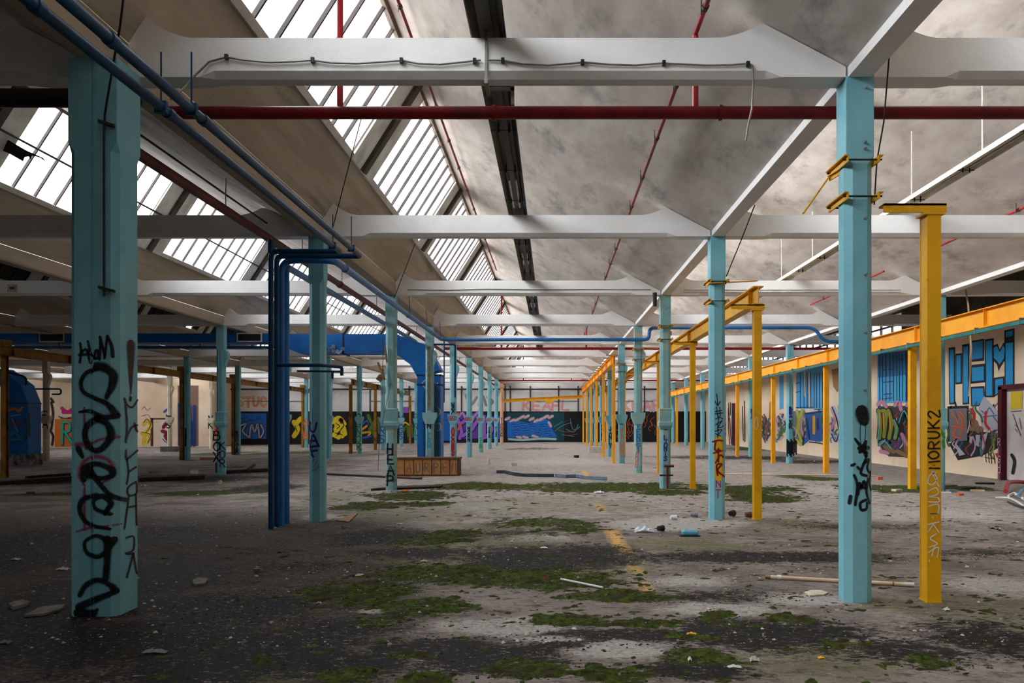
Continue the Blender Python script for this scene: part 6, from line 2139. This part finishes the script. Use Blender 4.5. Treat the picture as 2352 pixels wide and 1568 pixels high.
def crumple(name, c, w, d, h, mat, label, cat, seed=0, group=None, n=9):
    """crumpled sheet / bag: a folded heightfield patch with thickness"""
    p = fl(*c)
    r = random.Random(seed)
    grid = []
    ph = [r.uniform(0, 6.28) for _ in range(6)]
    for i in range(n):
        for j in range(n):
            u, v = i / (n - 1) * 2 - 1, j / (n - 1) * 2 - 1
            rr = 1 - .18 * abs(math.sin(3 * math.atan2(v, u) + ph[0]))
            e = max(0, 1 - (u * u + v * v) * .5)
            z = h * (e * (.35 + .65 * abs(math.sin(u * 3.1 + ph[1] + v * 1.7) * math.cos(v * 2.7 + ph[2] - u))) + .06 * r.random())
            grid.append((p.x + u * w * rr + r.uniform(-.05, .05) * w, p.y + v * d * rr + r.uniform(-.05, .05) * d, gz(p.x) + .004 + z))
    fs = [(i * n + j, (i + 1) * n + j, (i + 1) * n + j + 1, i * n + j + 1) for i in range(n - 1) for j in range(n - 1)]
    mb = MB()
    mb.add(grid, fs)
    o = mb.build(name, mat, normals=False)
    mod = o.modifiers.new('thick', 'SOLIDIFY')
    mod.thickness = .003
    tag(o, label, cat, group, 'thing')
    return o

def cup(name, c, r, L, mat, label, cat, rot=0.0, taper=.8, standing=False):
    p = fl(*c)
    root = empty(name, ground(p))
    tag(root, label, cat, None, 'thing')
    mb = MB()
    d = Vector((0, 0, 1)) if standing else Vector((math.cos(rot), math.sin(rot), 0))
    base = ground(p, .004 if standing else r + .004)
    mb.tube([base, base + d * L], r, 14, radii=[r * taper, r])
    mb.build('body', mat, root, smooth=True)
    mb = MB()
    mb.tube([base + d * (L - .004), base + d * (L + .004)], r * 1.06, 14)
    mb.build('rim', mat, root, smooth=True)
    return root

crumple('plastic_bag', (1479, 1221), .16, .12, .09, BAG, 'clear crumpled plastic bag on the floor beside a black cup', 'plastic bag', 3, n=13)
cup('cup', (1512, 1221), .045, .09, DKPLAS, 'black cup lying beside the clear plastic bag', 'cup', .6)
root = empty('canister', ground(fl(1584, 1228)))
tag(root, 'light blue plastic canister lying on a dark tray', 'canister', None, 'thing')
p = fl(1584, 1230)
mb = MB()
mb.loft([[(p.x + sx * a, p.y + sy * b + .0, gz(0) + z) for sx, sy in ((-1, -.7), (-.85, -1), (.85, -1), (1, -.7), (1, .7), (.85, 1), (-.85, 1), (-1, .7))] for a, b, z in ((.10, .06, .012), (.115, .075, .03), (.115, .075, .065), (.09, .055, .085))])
mb.build('body', CYANP, root)
mb = MB()
mb.box(p.x - .15, p.x + .14, p.y - .09, p.y + .1, gz(0) + .001, gz(0) + .013)
mb.build('tray', DKPLAS, root)
cup('cup', (1540, 1194), .04, .1, PAPER, 'white paper cup lying left of the yellow patched column', 'cup', .2)
cup('cup', (1586, 1187), .045, .12, GREYPL, 'crushed grey cup lying nearest the left of the yellow patched column', 'cup', -.2)
cup('cup', (1678, 1187), .055, .1, DKPLAS, 'black cup lying between the yellow patched column and yellow post', 'cup', .9)
cup('cup', (1712, 1189), .05, .1, surf('brown_cup', rgb(92, 68, 60)), 'brown cup leaning at the foot of the ringed yellow post', 'cup', .1)
cup('can', (926, 1131), .035, .13, ORP, 'orange can lying on moss before the weathered third left column', 'can', .0, 1.0)
# bent trim strips in the middle distance
def strip(a_pts, w, h, mat, label, seed=1):
    P = [fl(*p) for p in a_pts]
    root = empty('metal_trim', ground(P[0]))
    tag(root, label, 'trim', None, 'thing')
    r = random.Random(seed)
    secs = []
    for i, q in enumerate(P):
        z = gz(q.x) + .005 + r.uniform(0, .02)
        secs.append([(q.x, q.y - w / 2, z), (q.x, q.y - w / 2, z + h), (q.x, q.y - w / 2 + .02, z + h), (q.x, q.y - w / 2 + .02, z + .02), (q.x, q.y + w / 2, z + .02), (q.x, q.y + w / 2, z)])
    mb = MB()
    mb.loft(secs)
    mb.build('strip', mat, root)
strip([(1141, 1086), (1160, 1087), (1176, 1091), (1200, 1094), (1240, 1095), (1272, 1095)], .25, .09, SLATE, 'dark slate bent trim lying mid aisle, left piece')
strip([(1274, 1095), (1300, 1097), (1322, 1096), (1345, 1100), (1394, 1102)], .25, .09, BLUEGREY, 'blue grey bent trim lying mid aisle, right piece', 4)
slab('wood_plank', [(852, 1127), (1012, 1121), (1018, 1117), (905, 1120)], .05, CHAR, 'dark mossy plank lying behind the weathered third left column', 'plank')
slab('plate', [(1847, 1362), (1862, 1358), (1886, 1358), (1902, 1363), (1892, 1368), (1860, 1370)], .012, FOAM, 'cream flat shard lying in front of the nearest right column', 'shard')
slab('board', [(770, 1196), (812, 1182), (822, 1180), (800, 1200)], .015, CARD, 'grey board scrap right of the purple lettered column', 'board')
slab('stone', [(442, 1340), (452, 1330), (478, 1332), (470, 1344), (446, 1346)], .02, STONE, 'flat grey stone lying right of the twin column', 'stone')
p = fl(590, 1315)
mb = MB()
mb.obox((p.x, p.y, gz(p.x) + .025), (.07, .05, .045), (0, 0, .3))
tag(mb.build('block', surf('dark_block', rgb(58, 58, 60), var=rgb(120, 118, 116), vs=14)), 'small dark block lying alone left of the moss', 'block', None, 'thing')
slab('slab', [(55, 1418), (95, 1398), (150, 1392), (140, 1404), (100, 1414)], .02, STONE, 'broken grey slab at the left foot of the twin column', 'slab')
slab('slab', [(20, 1392), (52, 1384), (70, 1390), (30, 1402)], .03, STONE, 'smaller grey slab left of the twin column', 'slab')
crumple('foil_wrapper', (357, 1499), .09, .03, .03, GREYPL, 'silver leaf shaped foil wrapper on the near left floor', 'wrapper', 8)
crumple('paper_scrap', (36, 1286), .06, .03, .03, PAPER, 'white crumpled scrap at the left edge of the floor', 'paper', 5)
crumple('paper_scrap', (12, 1478), .05, .03, .03, GREYPL, 'pale crumpled scrap in the near left corner', 'paper', 6)
crumple('paper_scrap', (826, 1323), .05, .03, .03, FOAM, 'cream crumpled scrap at the left edge of the big moss patch', 'paper', 9)
crumple('paper_scrap', (1090, 1187), .035, .03, .03, PAPER, 'white crumpled scrap left of centre between moss patches', 'paper', 11)
crumple('paper_scrap', (1250, 1259), .05, .03, .025, PAPER, 'white flattened wrapper at the centre of the floor', 'paper', 12)
crumple('paper_scrap', (1176, 1245), .03, .025, .03, surf('red_white_wrapper', rgb(220, 210, 206), var=rgb(190, 60, 50), vs=30), 'red and white wrapper left of the flattened white wrapper', 'paper', 13)
crumple('paper_scrap', (1376, 1132), .12, .1, .06, PAPER, 'white torn paper on the middle moss band', 'paper', 14)
crumple('paper_scrap', (918, 1203), .06, .03, .015, PAPER, 'thin white strip of paper above the dark patch', 'paper', 15)
crumple('paper_scrap', (733, 1386), .025, .02, .02, surf('pink_wrapper', rgb(190, 150, 146)), 'pinkish wrapper on the left edge of moss', 'paper', 16)
crumple('paper_scrap', (1252, 1330), .035, .03, .03, surf('red_brown_wrapper', rgb(110, 50, 46)), 'red brown wrapper left of the white plastic tube', 'paper', 17)
crumple('paper_scrap', (1588, 1457), .04, .02, .02, YELP, 'yellow crumpled wrapper on the near right moss', 'paper', 18)
crumple('paper_scrap', (1886, 1512), .025, .02, .015, YELP, 'small yellow wrapper near the bottom right', 'paper', 19)
crumple('paper_scrap', (1687, 1533), .05, .025, .02, PAPER, 'white scrap at the bottom edge right of centre', 'paper', 20)
crumple('paper_scrap', (1732, 1518), .035, .03, .04, surf('pale_pink_scrap', rgb(190, 176, 176)), 'pale pink peaked scrap near the bottom', 'paper', 21)
crumple('paper_scrap', (2174, 1402), .03, .02, .03, PAPER, 'white scrap in front of the lettered yellow post', 'paper', 22)
crumple('paper_scrap', (1584, 1518), .015, .02, .035, PAPER, 'tiny white stub standing near the bottom moss', 'paper', 23)
crumple('paper_scrap', (974, 1290), .04, .03, .03, FOAM, 'cream foam lump on the dark floor left of centre', 'paper', 24)
crumple('paper_scrap', (1505, 1075), .09, .08, .03, CARD, 'brown card scraps by the foot of the fourth right column', 'cardboard', 25)
crumple('paper_scrap', (145, 1309), .07, .04, .04, PAPER, 'white tube like scrap left of the twin column', 'paper', 26)
p = fl(2020, 1101)
mb = MB()
mb.obox((p.x, p.y, gz(0) + .04), (.16, .1, .08), (0, 0, .2))
tag(mb.build('block', ORP), 'orange block lying beyond the nearest right column', 'block', None, 'thing')
p = fl(1181, 1069)
mb = MB()
mb.obox((p.x, p.y, gz(0) + .05), (.2, .12, .1), (0, 0, .1))
tag(mb.build('block', FOAM), 'cream block lying alone in the middle of the aisle', 'block', None, 'thing')
p = fl(1324, 1051)
mb = MB()
mb.obox((p.x, p.y, gz(0) + .06), (.2, .15, .12), (0, 0, .4))
tag(mb.build('block', DKPLAS), 'black lump lying far down the aisle', 'block', None, 'thing')
p = fl(1368, 1040)
mb = MB()
mb.box(p.x - .35, p.x + .35, p.y, p.y + .5, gz(0) - .01, gz(0) + .33)
tag(mb.build('concrete_block', surf('pale_block', rgb(196, 190, 178), var=rgb(170, 160, 148))), 'pale concrete block by the sixth right column', 'block', None, 'thing')
p = fl(985, 1065 - 0)
cup('bottle', (1122, 1066), .05, .22, TUBE_W, 'white bottle standing in the aisle beyond the brown box', 'bottle', standing=True, taper=1.2)
slab('board', [(2090, 1158 - 45), (2140, 1118), (2200, 1116), (2160, 1110)], .03, STONE, 'grey board scrap by the foot of the first right wall column', 'board')
# red clamp at the third right column
root = empty('pipe_stand', at(1530, 1110, Yj(3) - .1))
tag(root, 'rusty red pipe stand clamped to the mossy third right column', 'pipe stand', None, 'thing')
mb = MB()
yq = Yj(3) - .08
mb.tube([at(1533, 1068, yq), at(1533, 1122, yq)], .025, 8)
mb.tube([at(1515, 1091, yq), at(1546, 1091, yq)], .02, 8)
mb.tube([at(1526, 1070, yq), at(1548, 1070, yq)], .03, 8)
mb.build('stand', RUST_R, root, smooth=True)

# heap of bent tubes at the right edge
tubes = [([(2310, 1140), (2318, 1122), (2352, 1116), (2380, 1118)], .05, REDP, .10, 'red bent tube in the heap at the right edge'),
         ([(2316, 1146), (2330, 1142), (2352, 1152)], .03, PAPER, .05, 'white bent tube in the heap at the right edge'),
         ([(2338, 1150), (2352, 1140), (2375, 1145)], .03, CYANP, .12, 'light blue curled tube in the heap at the right edge'),
         ([(2286, 1147), (2320, 1150), (2352, 1166)], .022, TUBE_W, .03, 'thin white tube nearest in the right edge heap'),
         ([(2315, 1156), (2345, 1168), (2375, 1172)], .02, DKPLAS, .02, 'thin black tube under the right edge heap')]
for pts, r_, m_, dz, lab in tubes:
    P = catmull([tuple(ground(fl(*p), r_ + dz * (.3 + .7 * math.sin(i * 1.2 + .5)))) for i, p in enumerate(pts)], 6)
    mb = MB()
    mb.tube(P, r_, 8)
    tag(mb.build('bent_tube', m_, smooth=True), lab, 'tube', 'bent tubes heaped at the right edge', 'thing')
bits = [((2165, 1132), (.35, .06, .03), PAPER, 'white strip'), ((2185, 1130), (.2, .14, .06), GREYPL, 'grey dish'), ((2225, 1123), (.5, .08, .05), DKPLAS, 'black bar'), ((2262, 1112), (.45, .12, .05), DKPLAS, 'far black bar'),
        ((2060, 1128), (.2, .15, .05), FOAM, 'cream curl'), ((2245, 1128), (.3, .05, .04), WOOD_P, 'pale stick'), ((2205, 1138), (.12, .1, .05), ORP, 'orange chip'), ((2140, 1136), (.18, .08, .05), PAPER, 'white chip')]
for i, (c, s_, m_, nm) in enumerate(bits):
    p = fl(*c)
    mb = MB()
    mb.obox((p.x, p.y, gz(p.x) + s_[2] / 2 + .003), s_, (0, 0, (i * 1.7) % 1.2 - .4))
    tag(mb.build('scrap', m_), nm + ' in the scrap strewn by the first right wall column', 'scrap', 'scrap by the right wall column', 'thing')
stick('wood_batten', (1440 + 200, 1090), (2010, 1094), .02, WOOD_P, 'long pale batten lying across the floor behind the ringed yellow post', 'batten')

# charred timber pile on the left
r_ = random.Random(21)
def timber(i, a, b, w, h, mat, lab, dz):
    A, B = ground(fl(*a), dz), ground(fl(*b), dz + r_.uniform(0, .05))
    mb = MB()
    mb.bar(A + Vector((0, 0, h / 2)), B + Vector((0, 0, h / 2)), w, h)
    tag(mb.build('timber', mat), lab, 'timber', 'timbers lying across the left floor', 'thing')
timber(0, (-40, 1116), (60, 1110), .3, .1, CHAR, 'charred timber nearest the left picture edge', .0)
timber(1, (30, 1112), (172, 1104), .35, .12, CHAR, 'charred timber running behind the twin column from the left', .0)
timber(2, (60, 1105), (160, 1100), .25, .14, CHAR, 'charred timber behind the nearer ones left of the twin column', .02)
timber(3, (322, 1104), (470, 1100), .3, .1, CHAR, 'charred timber right of the twin column', .0)
timber(4, (325, 1096), (480, 1094), .1, .05, WOOD, 'reddish brown plank lying right of the twin column', .03)
timber(5, (520, 1088), (620, 1086), .35, .12, CHAR, 'charred timber lying before the lettered second row column', .0)
timber(6, (512, 1081), (560, 1083), .2, .06, GREYPL, 'pale grey board beside the lettered second row column', .10)
timber(7, (570, 1084), (584, 1074), .1, .08, CHAR, 'short charred stub tilted by the blue risers', .05)
timber(8, (450, 1099), (622, 1092), .04, .04, GREYPL, 'thin grey pipe lying to the blue risers', .05)
timber(9, (460, 1056), (520, 1055), .2, .12, surf('orange_clay', rgb(190, 140, 110)), 'orange clay pipe lying behind the lettered second row column', .0)
crumple('plastic_bottle', (331, 1117), .09, .06, .06, surf('pale_blue_film', rgb(150, 176, 210)), 'pale blue crushed bottle right of the twin column', 'bottle', 31)
crumple('sack', (352, 1087), .16, .12, .14, STONE, 'grey sack slumped behind the reddish plank', 'sack', 32)
p = fl(446, 1093)
mb = MB()
mb.obox((p.x, p.y, gz(p.x) + .09), (.22, .2, .18), (0, 0, .3))
tag(mb.build('carton', PAPER), 'small white carton by the reddish brown plank', 'carton', None, 'thing')
cup('can', (505, 1113), .06, .03, FOAM, 'cream lid lying before the charred timber', 'lid', 1.3, 1.0)
cup('can', (62, 1133), .04, .2, GREYPL, 'grey can lying at the far left before charred timber', 'can', .1, 1.0)
